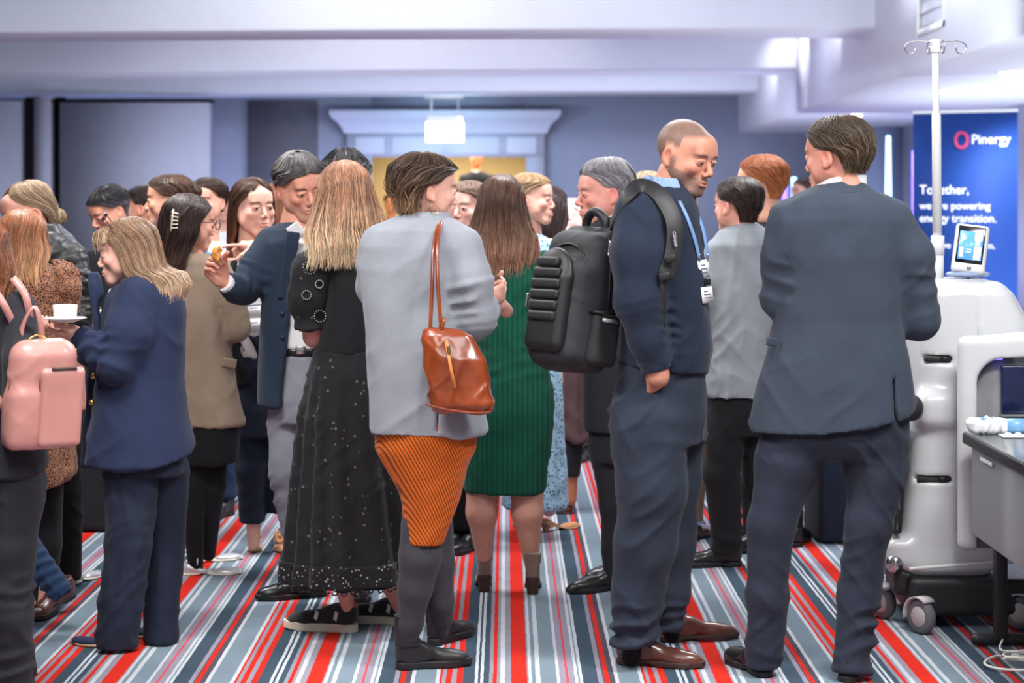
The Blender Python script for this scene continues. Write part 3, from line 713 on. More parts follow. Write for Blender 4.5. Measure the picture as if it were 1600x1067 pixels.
# right end of the bulkhead: pilaster fins between the beams
for n_, px, sc in ((13, 1392, 205), (14, 1265, 158), (15, 1196, 126)):
    x = (px-HX)/sc; Yy = FPX/sc; struct('trim_%d' % n_, *box(x, x+.5, Yy+.2, Yy+.9, zs+.02, 3.46), 'beam_paint')
# doorway with cornice
sd = 116.; X = lambda px: (px-HX)/sd; Z = lambda py: CH+(310-py)/sd; yf = YB-.004
parts = [box(X(541), X(580), yf-.10, yf, 0, Z(245)), box(X(822), X(851), yf-.10, yf, 0, Z(245)), box(X(541), X(851), yf-.10, yf, Z(245), Z(208))]
V, Q, _ = joinm(parts); dr = struct('door_1', V, Q, 'white_paint')
pr = [(0, 0), (.04, 0), (.06, .06), (.12, .14), (.20, .20), (.24, .26), (.24, .31), (0, .31)]
Vc = []
for side, x in ((-1, X(541)), (1, X(851))):
    for d, z in pr: Vc.append((x+side*d*.9, yf-.10-d, Z(208)+z*.98))
n = len(pr); Qc = [tuple([i, (i+1) % n, n+(i+1) % n, n+i]) for i in range(n)]
V2 = np.array(Vc); c = mkobj('cornice', V2, Qc+[tuple(range(n))[::-1], tuple(range(n, 2*n))], MATS['white_paint'], dr, smooth=False)
for k, (a, b_) in enumerate(((555, 600), (612, 690), (702, 780), (792, 838))):
    bevel(mkobj('panel', *box(X(a), X(b_), yf-.115, yf-.10, Z(240), Z(214)), MATS['white_paint'], dr, smooth=False), .008)
# warm corridor seen through the doorway
co = [box(-3.2, 1.6, 31.5, 31.6, 0, 2.6), box(-3.3, -3.2, YB+.15, 31.6, 0, 2.6), box(1.6, 1.7, YB+.15, 31.6, 0, 2.6), box(-3.3, 1.7, YB+.15, 31.6, 2.6, 2.7)]
V, Q, _ = joinm(co); struct('wall_corridor', V, Q, 'corridor')
area((-.8, 29.3, 2.55), 2.4, 1.6, 190, (1, .90, .72))
# hanging exit sign
SY = 25.2; st = FPX/SY; X = lambda px: (px-HX)/st; Z = lambda py: CH+(310-py)/st
ex = empty('exit_sign', (X(695), SY, Z(222)), 'glowing white hanging sign in front of the white door cornice', 'sign')
bevel(mkobj('sign_housing', *box(X(667), X(724), SY-.05, SY+.05, Z(191), Z(181)), MATS['white_metal'], ex, smooth=False), .006)
mkobj('lit_face', *box(X(666), X(724), SY-.015, SY+.015, Z(222), Z(191)), MATS['sign_face'], ex, smooth=False)
v, q, _ = joinm([tube([(X(674), SY, Z(181)), (X(674), SY, Z(153))], .010), tube([(X(716), SY, Z(181)), (X(716), SY, Z(153))], .006), box(X(663), X(724), SY-.05, SY+.05, Z(154), Z(149))]); mkobj('hanger', v, q, MATS['white_metal'], ex)
v, q = lathe([(0, -.006), (.022, -.006), (.022, 0), (0, 0)], (X(719), SY-.052, Z(186)), axis='y'); mkobj('indicator', v, q, MATS['sign_face'], ex)
area((X(695), SY+.3, Z(200)), .4, .25, 9, (.45, .80, 1), target=(X(695), 27, Z(215)))  # extra lamp behind the sign, strengthens its glow on the door header
# downlights in the soffit
for px, py, k in ((1338, 178, 0), (1575, 111, 1), (1480, 140, 2), (1440, 80, 3)):
    Yd = FPX*.89/(310-py); p = pt(px, py, Yd)
    if p[0] < 3 and k == 3: continue
    d = empty('downlight', (p[0], p[1], zs), ('small round downlight nearer the suited man in the low ceiling', 'round downlight at the far right in the low ceiling', 'round downlight between the other two in the low ceiling', 'round downlight')[k], 'lamp')
    v, q = lathe([(.078, 0), (.078, -.008), (.062, -.010), (.060, 0)], (p[0], p[1], zs)); mkobj('rim', v, q, MATS['white_metal'], d)
    v, q = lathe([(.060, -.004), (.056, -.022), (.040, -.036), (.0001, -.042)], (p[0], p[1], zs)); mkobj('lens', v, q[:, ::-1], MATS['lamp_face'], d)
    spot((p[0], p[1], zs-.06), 120, 2.3, (1, .99, .96), (p[0], p[1], 0))
# wall-washing spots for the scallops on beams and bulkhead, as the photo shows
for x, y in ((-1.5, 14.3), (-.2, 14.0), (-2.2, 19.2), (-.5, 19.2)):
    spot((x, y, 3.42), 50, 1.9, (1, .98, .96), (x, y+1.6, 2.95))
for x, y, tx, ty in ((2.5, 13.8, 3.0, 14.0), (2.45, 17.6, 3.1, 18.2), (2.55, 20.0, 3.1, 20.3), (2.6, 22.8, 3.15, 23.2)):
    spot((x, y, 3.42), 40, 1.7, (1, .98, .97), (tx, ty, 2.9))
area((3.9, 15.5, .5), 1.0, 6.0, 130, (.80, .90, 1), target=(3.9, 15.5, 3))  # unseen upward lamp added to brighten the low ceiling
area((4.4, 12.5, 2.3), .6, 3.0, 60, (.95, .97, 1), target=(4.9, 12.5, 1.2))
area((-3.0, 26.0, .6), 6, .3, 40, (.45, .55, 1), target=(-3.0, 27.0, 2.6))  # unseen blue lamp added low down to brighten the back wall
area((3.0, 22, .35), 2.5, 1.0, 40, (.30, .32, 1), target=(2.0, 17, .0))  # low lamp added for the blue light on the far carpet
# vent grille on the bulkhead face
vx = lambda Y: 2.79+(Y-10.7)*(.365/14.5)
vg = empty('air_vent', (vx(14), 14., 3.0), 'white slatted air vent high on the bulkhead above the drip stand', 'vent')
y0, y1, z0, z1 = 12.9, 13.75, CH+(310-52)/231., 3.40
fr = [obox((vx(13.3)-.01, (y0+y1)/2, z0+.02), (.03, 0, 0), (.02, y1-y0, 0), (0, 0, .04)), obox((vx(13.3)-.01, y0+.02, (z0+z1)/2), (.03, 0, 0), (0, .04, 0), (0, 0, z1-z0)), obox((vx(13.3)-.01, y1-.02, (z0+z1)/2), (.03, 0, 0), (0, .04, 0), (0, 0, z1-z0))]
V, Q, _ = joinm(fr); mkobj('frame', V, Q, MATS['white_metal'], vg, smooth=False)
nsl = 7; me0 = None
for i in range(nsl):
    V, Q = obox((vx(13.3)-.006, (y0+y1)/2, z0+.055+i*(z1-z0-.07)/nsl), (.02, 0, .012), (.01, y1-y0-.08, 0), (0, 0, .006)); mkobj('slat', V, Q, mat('vent_grey', (175, 176, 182), .5), vg, smooth=False)
# light beam on the wall as a glowing wedge, then led bars, back right
for (px0, px1, py, Yd, m_, lb) in ((1380, 1396, 212, 22.5, 'led_blue', 'pale blue light beam on the back wall, built as a glowing wedge, beside the dark blue banner'),
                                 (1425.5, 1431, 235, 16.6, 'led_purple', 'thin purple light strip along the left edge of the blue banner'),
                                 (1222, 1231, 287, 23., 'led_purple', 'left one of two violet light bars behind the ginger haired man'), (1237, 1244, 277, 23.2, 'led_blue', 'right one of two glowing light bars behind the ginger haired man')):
    p0, p1 = pt(px0, py, Yd), pt(px1, py, Yd); t = empty('beam_or_led_bar', ((p0[0]+p1[0])/2, Yd, 0), lb, 'light')
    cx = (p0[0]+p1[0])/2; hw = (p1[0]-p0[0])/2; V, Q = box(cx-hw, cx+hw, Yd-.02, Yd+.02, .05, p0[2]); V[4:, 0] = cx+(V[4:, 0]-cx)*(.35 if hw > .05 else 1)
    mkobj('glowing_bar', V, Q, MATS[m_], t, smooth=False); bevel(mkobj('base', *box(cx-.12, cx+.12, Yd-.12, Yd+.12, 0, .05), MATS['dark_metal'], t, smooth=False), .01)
# ---------------------------------------------------------------- clothing materials
def half(p, n):
    p, n = np.array(p, float), np.array(n, float); n /= np.linalg.norm(n)
    return (lambda X, Y, Z: -((X-p[0])*n[0]+(Y-p[1])*n[1]+(Z-p[2])*n[2])), np.full(3, -50.), np.full(3, 50.)
cloth('suit_slate', (54, 63, 76)); cloth('suit_trouser', (42, 48, 62)); cloth('navy_knit', (28, 38, 56), sheen=.1); cloth('navy_trouser', (42, 50, 64))
cloth('shirt_blue', (140, 165, 200)); cloth('shirt_white', (225, 226, 228)); cloth('pale_blue_grey', (140, 145, 153)); cloth('navy_blazer', (36, 46, 74)); cloth('navy_flare', (34, 42, 60))
cloth('black_cloth', (22, 23, 27)); cloth('tights_grey', (58, 58, 64)); cloth('deep_teal', (36, 50, 68)); cloth('grey_trouser', (138, 140, 150)); cloth('taupe', (150, 132, 114))
cloth('green_knit', (14, 88, 68), weave=wavebands(16, 'X', (10, 70, 54), lo=.1, hi=.9)); cloth('grey_suit', (136, 142, 148)); cloth('navy_dark', (24, 32, 50)); cloth('jeans', (38, 60, 92))
cloth('corduroy', (206, 100, 26), weave=wavebands(40, 'DIAGONAL', (120, 52, 12), rot=(.0, -.15, .3), dist=.6, lo=.15, hi=.5))
cloth('black_lace', (28, 28, 31), weave=cells(30, (92, 90, 92), 'F1', .13, .17))
cloth('lace_hem', (26, 26, 29), weave=cells(62, (150, 145, 145), 'F1', .20, .26))
cloth('geo_print', (62, 38, 30), weave=cells(104, (150, 104, 80), 'DISTANCE_TO_EDGE', .10, .16)); cloth('blue_print', (150, 184, 206), weave=cells(60, (48, 92, 124), 'F1', .25, .4))
cloth('tan_trouser', (168, 142, 116)); cloth('royal_blue', (40, 110, 220)); cloth('charcoal', (38, 40, 46)); cloth('brown_drape', (92, 70, 72)); cloth('yellow_cloth', (205, 200, 150))
mat('black_leather', (24, 25, 28), .32, noise=.1, bump=.2, bscale=120, coat=.2); mat('brown_leather', (92, 52, 42), .30, noise=.14, coat=.35); mat('black_sole', (26, 26, 28), .6)
mat('tan_sole', (176, 140, 104), .7); mat('white_sole', (222, 216, 196), .6, bump=.3, bscale=90); mat('green_suede', (20, 32, 28), .8, sheen=.5, bump=.3, bscale=200); mat('pink_leather', (226, 84, 112), .5)
mat('taupe_suede', (116, 94, 84), .85, sheen=.4, noise=.1); mat('silver_leather', (205, 205, 208), .3, metal=.35); mat('navy_suede', (30, 40, 72), .9); mat('lace_dark', (20, 20, 22), .7); mat('lace_white', (220, 220, 215), .7)
mat('brown_suede', (112, 66, 44), .8); mat('nude_leather', (190, 130, 84), .4); mat('horn', (60, 18, 22), .2, coat=.5); mat('gold', (212, 170, 100), .25, metal=1); mat('button', (40, 42, 48), .3)
mat('dark_brown_leather', (60, 40, 34), .6)  # plain dark brown for soles, zip and seam

SHORT = short_hair()
def collar(P, rows_top, m, name='collar', w=.5, parent=None):
    return P.part(name, rows_top, m, amp=.001, parent=parent, h=.006)

# ================================================= man in the slate suit, seen from behind
P = Person('man in slate blue suit seen from behind, hands folded in front, beside the white robot', 1059, 1290, skin=(222, 160, 140))
P.head((1307, 245, 0), 114, yaw=-131, pitch=4, sex='m', hair=(80, 62, 50))
P.flesh([P.C((1312, 290, 4), (1314, 330, 8), 30, 36), P.L([(300, 1268, 1362, 30), (330, 1230, 1402, 45), (500, 1222, 1404, 50), (680, 1215, 1410, 55)]),
         P.C((1250, 660, 0), (1208, 840, 0), 36, 22), P.C((1208, 840, 0), (1195, 1030, 0), 22, 16), P.C((1362, 660, 0), (1358, 840, 0), 36, 22), P.C((1358, 840, 0), (1330, 1030, 0), 22, 16)], h=.012)
P.body()
hair(P, short_hair(.008, nape=-.05, top=.018), (66, 54, 44), strands=1300, w=.0010, lift=.012, rag=.10, clump=.013, tip=(104, 88, 70), seed=3)
P.part('shirt', [P.C((1313, 298, 4), (1315, 271, 4), 40, 39, flat=3)], 'shirt_white', amp=0, h=.005)
sh_l, sh_r = (1228, 346, 0), (1398, 346, 0)
P.part('jacket', [P.L([(284, 1286, 1342, 30), (294, 1270, 1362, 36), (306, 1246, 1388, 46), (322, 1224, 1408, 54), (345, 1212, 1416, 60), (400, 1214, 1414, 64), (460, 1217, 1408, 62), (500, 1211, 1408, 60), (545, 1200, 1416, 64), (600, 1186, 1424, 70), (672, 1170, 1430, 76)], p=2.5)]
       + P.chain([(1233, 344, 0, 30), (1221, 400, 4, 31), (1217, 466, 16, 28)], .03)+P.chain([(1217, 466, 16, 28), (1232, 470, 110, 24)], .02, flat=1)
       + P.chain([(1394, 344, 0, 33), (1420, 400, 0, 38), (1436, 498, 12, 33)], .03)+P.chain([(1436, 498, 12, 33), (1400, 490, 120, 26)], .02, flat=1),
       'suit_slate', subs=[(half(P.m((1290, 652, 0)), (.13, .25, -1)), .004), (rbox(P.m((1399, 640, -60)), (.005, .10, .10), .003, rotm(0, 0, -2)), .004)],
       cr=[((1436, 380, 0), (1440, 510, 0), 40, .005, .075, .2, 1, 2), ((1220, 380, 0), (1216, 480, 0), 34, .005, .07, .1, 1, 4)], amp=.0045, sc=(5, 5, 7), k=.02)
P.part('collar', [P.L([(280, 1287, 1345, 33), (290, 1276, 1354, 38), (304, 1262, 1368, 45)])], 'suit_slate', subs=[P.L([(270, 1288, 1342, 29), (292, 1284, 1348, 32)])], amp=.001, h=.006, k=.01)
v, q, _ = joinm([ribbon([P.m((1352, 545, -64)), P.m((1352, 545, -66)), P.m((1352, 545, -67))], (0, 0, 1), .001, .001)])
P.part('pocket_flap', [rbox(P.m((1206, 534, -46)), (.022, .004, .014), .003, rotm(30, 0, 8))], 'suit_slate', amp=0, h=.004)
P.part('trousers', [P.L([(600, 1205, 1408, 60), (690, 1200, 1410, 62), (712, 1225, 1395, 50)])]+P.chain([(1256, 660, 0, 60), (1232, 720, -4, 48), (1206, 820, -6, 36), (1197, 930, 0, 31), (1193, 1038, 16, 29)], .03, flat=1)
       + P.chain([(1358, 660, 0, 58), (1368, 740, -2, 44), (1358, 820, -8, 36), (1342, 930, 0, 31), (1330, 1050, -10, 31)], .03, flat=1), 'suit_trouser', amp=.006, sc=(10, 10, 5),
       cr=[((1200, 930, 0), (1194, 1040, 0), 32, .008, .05, .3, 1.1, 1), ((1340, 930, 0), (1328, 1050, 0), 34, .007, .055, .0, 1.1, 6)])
g = gnd(1200, 1060); shoe(P.root, g, g+np.array([-.10, .27, 0]), 'oxford', 'black_leather', 'black_sole', L=.29)
g = gnd(1322, 1068); shoe(P.root, g, g+np.array([.10, .26, 0]), 'oxford', 'black_leather', 'black_sole', L=.29)

# ================================================= man with the backpack
P = Person('bearded man in navy sweater wearing the black backpack, hand in pocket, brown shoes', 1040, 1030, skin=(214, 156, 132)); MB = P
P.head((1072, 245, 0), 114, yaw=47, pitch=12, roll=4, h=.0023, sex='m', hair=(70, 58, 50), lips=(158, 98, 88), beard=(96, 84, 78), buzz=(98, 84, 76))
P.flesh([P.C((1054, 272, 0), (1040, 330, 6), 27, 34), P.L([(320, 975, 1088, 60), (400, 970, 1095, 70), (560, 985, 1100, 62), (640, 975, 1095, 60)]),
         P.C((1022, 640, -20), (1010, 830, -20), 38, 28), P.C((1010, 830, -20), (998, 960, -20), 26, 16), P.C((1050, 640, 30), (1055, 830, 20), 38, 28), P.C((1052, 830, 20), (1044, 940, 20), 24, 16)], h=.012)
P.flesh([P.C((1018, 545, -84), (1029, 588, -86), 21, 17)], h=.005)
P.hand((1026, 578, -84), np.array([.08, .55, -1.0]), np.array([-.2, 1, .1]), size=1.0, mesh=hand_mesh(20, .3, 12, 10))
P.body()
P.part('sweater', [P.L([(286, 1006, 1070, 36, 4), (300, 990, 1080, 52, 4), (322, 972, 1088, 78), (345, 965, 1093, 90), (400, 966, 1098, 88), (470, 970, 1106, 84), (530, 968, 1113, 82), (560, 966, 1113, 80), (588, 968, 1106, 78)], p=2.3)]
       + P.chain([(1000, 334, -60, 38), (997, 400, -80, 41), (1000, 470, -88, 36), (1012, 530, -86, 29), (1024, 572, -84, 23)], .035, flat=1)
       + P.chain([(1030, 334, 66, 36), (1045, 440, 84, 34), (1080, 520, 60, 26)], .035),
       'navy_knit', subs=[(half(P.m((1040, 575, 0)), (-.13, 0, -1)), .004)], cr=[((1000, 440, -88), (1026, 575, -86), 34, .0065, .042, .1, .85, 3), ((970, 520, 0), (970, 590, 0), 90, .004, .05, 0, 1, 5)], amp=.005, sc=(7, 7, 7))
P.part('cuff', [P.C((1021, 560, -85), (1026, 578, -84), 25, 23, flat=3)], 'navy_knit', amp=.0005, h=.005)
P.part('shirt_collar', [P.C((1043, 276, 0), (1040, 312, 2), 38, 46, flat=3)], 'shirt_blue', subs=[(P.C((1044, 250, 0), (1040, 330, 2), 34, 41), .004), (half(P.m((1066, 296, -30)), (.9, -.35, .3)), .004)], amp=.001, h=.005, k=.004)
P.part('sweater_collar', [P.C((1042, 298, 2), (1038, 318, 3), 48, 52, flat=3)], 'navy_knit', subs=[(P.C((1044, 280, 2), (1040, 335, 3), 43, 47), .004), (half(P.m((1078, 296, -30)), (.9, -.35, .3)), .004)], amp=.001, h=.005, k=.004)
P.part('trousers', [P.L([(560, 968, 1104, 72), (600, 962, 1106, 74), (650, 958, 1104, 74), (690, 962, 1100, 70)])]
       + P.chain([(1018, 660, -32, 60), (1018, 760, -34, 54), (1008, 850, -30, 47), (995, 930, -24, 38), (991, 1006, -22, 34)], .03, flat=1)
       + P.chain([(1052, 660, 34, 52), (1048, 760, 30, 44), (1048, 850, 20, 36), (1042, 920, 20, 31), (1040, 984, 18, 29)], .03, flat=1), 'navy_trouser',
       cr=[((1008, 860, -28), (990, 1010, -20), 38, .013, .06, .45, 1.1, 2), ((1042, 870, 20), (1040, 990, 20), 34, .010, .05, .4, 1.1, 7), ((1030, 590, -30), (1020, 730, -30), 66, .004, .07, .2, .9, 4)], amp=.007, sc=(7, 7, 4))
P.part('sock', [P.C((994, 950, -20), (986, 1026, -6), 16, 15)], 'black_cloth', amp=0); P.part('sock', [P.C((1044, 940, 20), (1050, 992, 40), 16, 14)], 'black_cloth', amp=0)
shoe(P.root, gnd(962, 1036), gnd(1094, 1044), 'oxford', 'brown_leather', 'dark_brown_leather', L=.30)
shoe(P.root, gnd(1030, 1002), gnd(1124, 998), 'oxford', 'brown_leather', 'dark_brown_leather', L=.29)

# ================================================= woman with cropped hair, pale blazer, orange skirt
P = Person('woman with cropped brown hair in pale grey blazer, orange skirt and black ankle boots', 1046, 665, skin=(232, 186, 168)); WS = P
P.head((668, 298, 0), 105, yaw=112, pitch=4, sex='f', hair=(70, 50, 40))
P.flesh([P.C((668, 325, 4), (666, 360, 6), 26, 32), P.L([(350, 610, 715, 30), (400, 590, 712, 42), (560, 600, 712, 40), (680, 600, 720, 50)]),
         P.C((755, 490, 44), (766, 466, 78), 14, 12)], h=.007)
P.hand((764, 468, 74), np.array([.55, .55, .30]), np.array([-.5, .8, .35]), left=True, size=.92, mesh=hand_mesh((50, 45, 40, 35), .7, 30, 35))
P.hand((784, 478, 120), np.array([-.35, -.3, .40]), np.array([.3, -.4, .8]), size=.92, mesh=hand_mesh((60, 60, 55, 50), .7, 25, 45))
P.body()
hair(P, short_hair(.016, nape=-.072, top=.020, fo=66, so=106), (70, 56, 48), strands=1500, w=.0011, lift=.018, rag=.16, clump=.022, tip=(128, 100, 76), seed=5, wave=.004, vary=.45)
mkE = [P.hp((-.083, .002, -.038)), P.hp((-.085, -.018, -.062)), P.hp((-.083, .002, -.086)), P.hp((-.083, .022, -.062))]
v, q = tube(mkE, .0013, 6, closed=True); mkobj('earring', v, q, MATS['gold'], P.root)
P.part('blazer', [P.L([(336, 628, 702, 32), (346, 606, 722, 44), (360, 586, 736, 56), (385, 568, 742, 62), (420, 562, 728, 64), (480, 566, 724, 62), (550, 573, 736, 62), (610, 576, 746, 66), (674, 577, 758, 72)], p=2.4)]
       + P.chain([(724, 384, -20, 30), (733, 440, -24, 35), (742, 494, -14, 33)], .03)+P.chain([(742, 494, -14, 33), (758, 484, 52, 26)], .03, flat=1)
       + P.chain([(592, 380, 10, 28), (590, 450, 40, 30), (620, 500, 70, 24)], .03),
       'pale_blue_grey', subs=[(half(P.m((665, 672, 0)), (-.06, .25, -1)), .004), (rbox(P.m((685, 650, -66)), (.004, .06, .05), .003), .004)],
       cr=[((733, 420, -24), (744, 510, -10), 36, .008, .04, .0, 1.1, 2), ((744, 496, -10), (762, 484, 60), 32, .008, .035, 0, 1, 4)], amp=.007, sc=(6, 6, 4))
P.part('collar', [P.L([(330, 634, 700, 33), (341, 626, 706, 40), (352, 620, 712, 46)])], 'pale_blue_grey', subs=[P.L([(320, 640, 694, 28), (345, 634, 700, 32)])], amp=.001, h=.006, k=.008)
P.part('skirt', [P.L([(655, 588, 748, 66), (700, 588, 741, 68), (735, 606, 730, 64), (775, 626, 718, 56), (810, 631, 706, 50), (846, 632, 694, 44)], p=2.1)], 'corduroy', amp=.006, sc=(4, 4, 12), seed=4)
P.part('tights', P.chain([(658, 820, -4, 32), (656, 870, -8, 32), (648, 920, -6, 26), (641, 975, 0, 19), (636, 1012, 0, 11)], .02)+P.chain([(678, 820, 20, 30), (684, 880, 26, 26), (688, 940, 34, 21), (690, 962, 44, 17), (690, 990, 50, 10)], .02), 'tights_grey', amp=.001)
mat('chelsea_black', (30, 31, 34), .45, noise=.1, bump=.2, bscale=100)
shoe(P.root, gnd(617, 1046), gnd(718, 1040), 'boot', 'chelsea_black', 'black_sole', L=.255, name='boot')
shoe(P.root, gnd(672, 1010), gnd(752, 985), 'boot', 'chelsea_black', 'black_sole', L=.25, name='boot')

# ================================================= blonde woman in the black openwork dress
P = Person('woman with long blonde hair in black openwork lace dress and green sneakers', 990, 540, skin=(226, 166, 150)); WB = P
P.head((537, 306, 0), 101, yaw=-158, pitch=2, sex='f', eyes=False)
P.flesh([P.C((539, 340, 4), (541, 380, 6), 24, 30), P.L([(385, 505, 585, 26), (450, 515, 580, 38), (560, 515, 585, 38), (640, 505, 595, 45)]),
         P.C((487, 505, -10), (492, 524, 10), 17, 18), P.C((492, 526, 10), (500, 500, 100), 17, 12), P.C((515, 400, 0), (487, 505, -8), 16, 15), P.C((541, 380, 6), (541, 410, 6), 30, 40),
         P.C((535, 620, -8), (535, 860, -6), 34, 24), P.C((606, 620, 8), (606, 860, 12), 34, 24), P.C((535, 860, -8), (537, 905, -4), 23, 18), P.C((537, 905, -4), (545, 962, 10), 17, 8), P.C((606, 860, 12), (608, 905, 30), 23, 18), P.C((608, 905, 30), (622, 950, 46), 17, 8)], h=.007)
P.body()
hair(P, long_hair(tip=-.215, w=.135, d=.085, cy=.035, t=.010, mid=-.13, taper=.92, wn=.092), (166, 124, 98), strands=2600, w=.0010, rag=.42, clump=.014, tip=(234, 200, 166), seed=7, vary=.42, flick=.012, lift=.012, wpp=30)
P.part('bodice', [P.L([(372, 520, 572, 26), (384, 502, 590, 40), (405, 508, 590, 48), (450, 512, 584, 54), (500, 508, 584, 54), (552, 494, 590, 57)], p=2.2)], 'black_cloth', amp=.003, sc=(10, 10, 5))
P.part('skirt', [(P.L([(546, 491, 593, 58), (556, 489, 596, 60), (570, 484, 598, 66), (650, 466, 608, 82), (750, 455, 622, 96), (850, 443, 636, 108), (903, 438, 642, 112)],
       p=2.0, fold=lambda th, Z: 1+.055*np.clip((P.z(548)-Z)*3, 0, 1)*np.sin(th*13+2*np.sin(th*3)+Z*3)), .012)], 'black_lace', amp=.004, sc=(14, 14, 3), subs=[(half(P.m((540, 897, 0)), (0, .12, -1)), .003)], k=.01)
P.part('sleeve', P.chain([(508, 398, -6, 24), (492, 425, -10, 33), (484, 465, -10, 31), (487, 500, -8, 22)], .03)+[(P.C((487, 498, -8), (488, 512, -6), 22, 29, flat=1), .01)], 'black_lace', amp=.006, sc=(16, 16, 8), seed=3)
P.part('lace_trim', [P.L([(866, 437, 643, 113), (901, 434, 646, 117)], p=2.0, fold=lambda th, Z: 1+.055*np.sin(th*13+2*np.sin(th*3)+Z*3))], 'lace_hem', subs=[(P.L([(860, 446, 634, 101), (910, 445, 636, 102)]), .003)], amp=.0, h=.008, k=.004)
mat('eyelet', (150, 148, 150), .4)
for (x, y, r_) in ((500, 494, 9), (479, 461, 7), (484, 418, 10), (499, 444, 6)):
    bs = []
    for t in np.linspace(0, 2*math.pi, 14, endpoint=False):
        v, q = sdf([ell(P.m((x+r_*math.cos(t), y+r_*math.sin(t), -44 if y < 480 else -34)), (.003, .006, .003))], .002, pad=.006); bs.append((v, q))
    v, q, _ = joinm(bs); mkobj('eyelet_ring', v, q, MATS['eyelet'], P.root)['kind'] = 'stuff'
rng = np.random.RandomState(4); V_, Q_, = [], []
for i in range(46):                                              # scalloped eyelet border
    th = i/46*2*math.pi; f = 1+.055*math.sin(th*13+2*math.sin(th*3)+P.z(900)*3); c = P.m((540, 901, 0)); a_ = 104.5/P.s*f; b_ = 114.5/P.s*f
    p = c+np.array([a_*math.cos(th), b_*math.sin(th), -.004]); t_ = np.array([-a_*math.sin(th), b_*math.cos(th), 0]); t_ /= np.linalg.norm(t_); aa = np.linspace(math.pi, 2*math.pi, 7)
    v, q = tube(p+np.outer(np.cos(aa)*.010, t_)+np.outer(np.sin(aa)*.010, (0, 0, 1)), .0028, 5); V_.append((v, q))
v, q, _ = joinm(V_); mkobj('scalloped_edge', v, q, MATS['black_cloth'], P.root)['kind'] = 'stuff'
def sneaker(h, t, L):
    up, ank, tf, k = shoe(P.root, h, t, 'sneaker', 'green_suede', 'white_sole', L=L)
    v, q = sdf([ell((.028*k, 0, .085), (.024, .026, .030))], .004); v = tf(v); mkobj('heel_tab', v, q, MATS['pink_leather'], up)['label'] = 'pink heel tab'
    for u in (.15, .075):
        for sd in (-1, 1):
            v, q = obox((u*k, sd*.035*k, .062), (.012, 0, .008), (0, .004, 0), (-.008, 0, .030)); mkobj('stripe', tf(v), q, MATS['lace_white'], up, smooth=False)
sneaker(gnd(560, 988), gnd(466, 983), .275); sneaker(gnd(640, 977), gnd(570, 972), .26)

# ================================================= woman in the navy blazer holding a cup
P = Person('short woman in navy blazer and flared trousers lifting a saucer, sunglasses on her head', 1012, 225, skin=(236, 190, 172)); WN = P
P.head((198, 394, 0), 99, yaw=-84, pitch=8, sex='f', hair=(110, 84, 66), makeup=1, lips=(190, 96, 98))
P.flesh([P.C((206, 425, 4), (212, 460, 6), 24, 28), P.L([(450, 180, 260, 26), (520, 165, 262, 40), (700, 165, 262, 45)]),
         P.C((135, 535, -66), (112, 518, -60), 15, 12), P.C((206, 730, -20), (186, 990, -22), 26, 14), P.C((262, 730, 28), (253, 985, 34), 24, 13)], h=.008)
P.hand((120, 524, -58), np.array([-1, -.05, .12]), np.array([-.1, .25, 1]), left=True, size=.84, mesh=hand_mesh((22, 26, 30, 36), .6, 26, 10))
P.body()
hair(P, long_hair(tip=-.185, w=.105, d=.128, cy=.058, t=.010, fo=40, side=66, mid=-.10, taper=1.1, wn=.086), (128, 100, 78), strands=1700, w=.0011, rag=.16, clump=.008, tip=(190, 160, 132), seed=9, vary=.40, flick=.015, lift=.012)
hair(P, [(.112, 0, .0, .015, .02, 0), (.100, 0, -.03, .045, .045, 0), (.085, 0, -.045, .060, .058, 0), (.060, 0, -.050, .066, .060, 0), (.035, 0, -.052, .066, .058, 0)][:5], (142, 114, 90), strands=260, w=.0011, rag=.3, seed=12, name='fringe', tip=(176, 150, 124))
P.part('blazer', [P.L([(436, 190, 262, 32), (446, 176, 274, 44), (462, 166, 284, 56), (490, 160, 288, 62), (540, 154, 286, 66), (590, 152, 286, 66), (640, 145, 292, 70), (690, 138, 303, 78), (725, 134, 308, 82)], p=2.3)]
       + P.chain([(212, 464, -44, 31), (200, 520, -62, 36), (180, 566, -70, 31)], .03)+P.chain([(180, 566, -70, 31), (150, 545, -70, 25), (120, 523, -62, 19)], .02, flat=1)
       + P.chain([(215, 464, 46, 30), (190, 540, 62, 30), (140, 550, 60, 22)], .03), 'navy_blazer',
       subs=[(half(P.m((220, 712, 0)), (.13, .2, -1)), .004), (rbox(P.m((158, 600, -40)), (.05, .03, .004), .002, rotm(0, 40, 0)), .004)], amp=.0045, sc=(5, 5, 5),
       cr=[((200, 500, -60), (178, 575, -70), 36, .005, .05, .2, 1.1, 2), ((176, 568, -70), (120, 522, -62), 28, .005, .045, 0, .9, 5)])
P.part('lapel', [rbox(P.m((152, 520, -20)), (.012, .05, .17), .008, rotm(10, 0, -4)), rbox(P.m((150, 446, -18)), (.016, .045, .045), .01, rotm(10, 0, -14))], 'navy_blazer', amp=.003, k=.03)
P.part('front_panel', [rbox(P.m((142, 640, 30)), (.02, .05, .20), .012, rotm(10, 0, 5))], 'navy_dark', amp=.004)
P.part('top', [P.L([(450, 172, 240, 30), (520, 156, 240, 40), (640, 152, 240, 44)])], 'shirt_white', amp=.002)
for px, py, d in ((146, 588, -34), (143, 629, -36), (118, 548, -78), (121, 555, -78), (114, 541, -76)):
    v, q = sdf([ell(P.m((px, py, d)), (.010, .006, .010) if py != 555 else (.007, .006, .007))], .0025); mkobj('button', v, q, MATS['brass'], P.root)
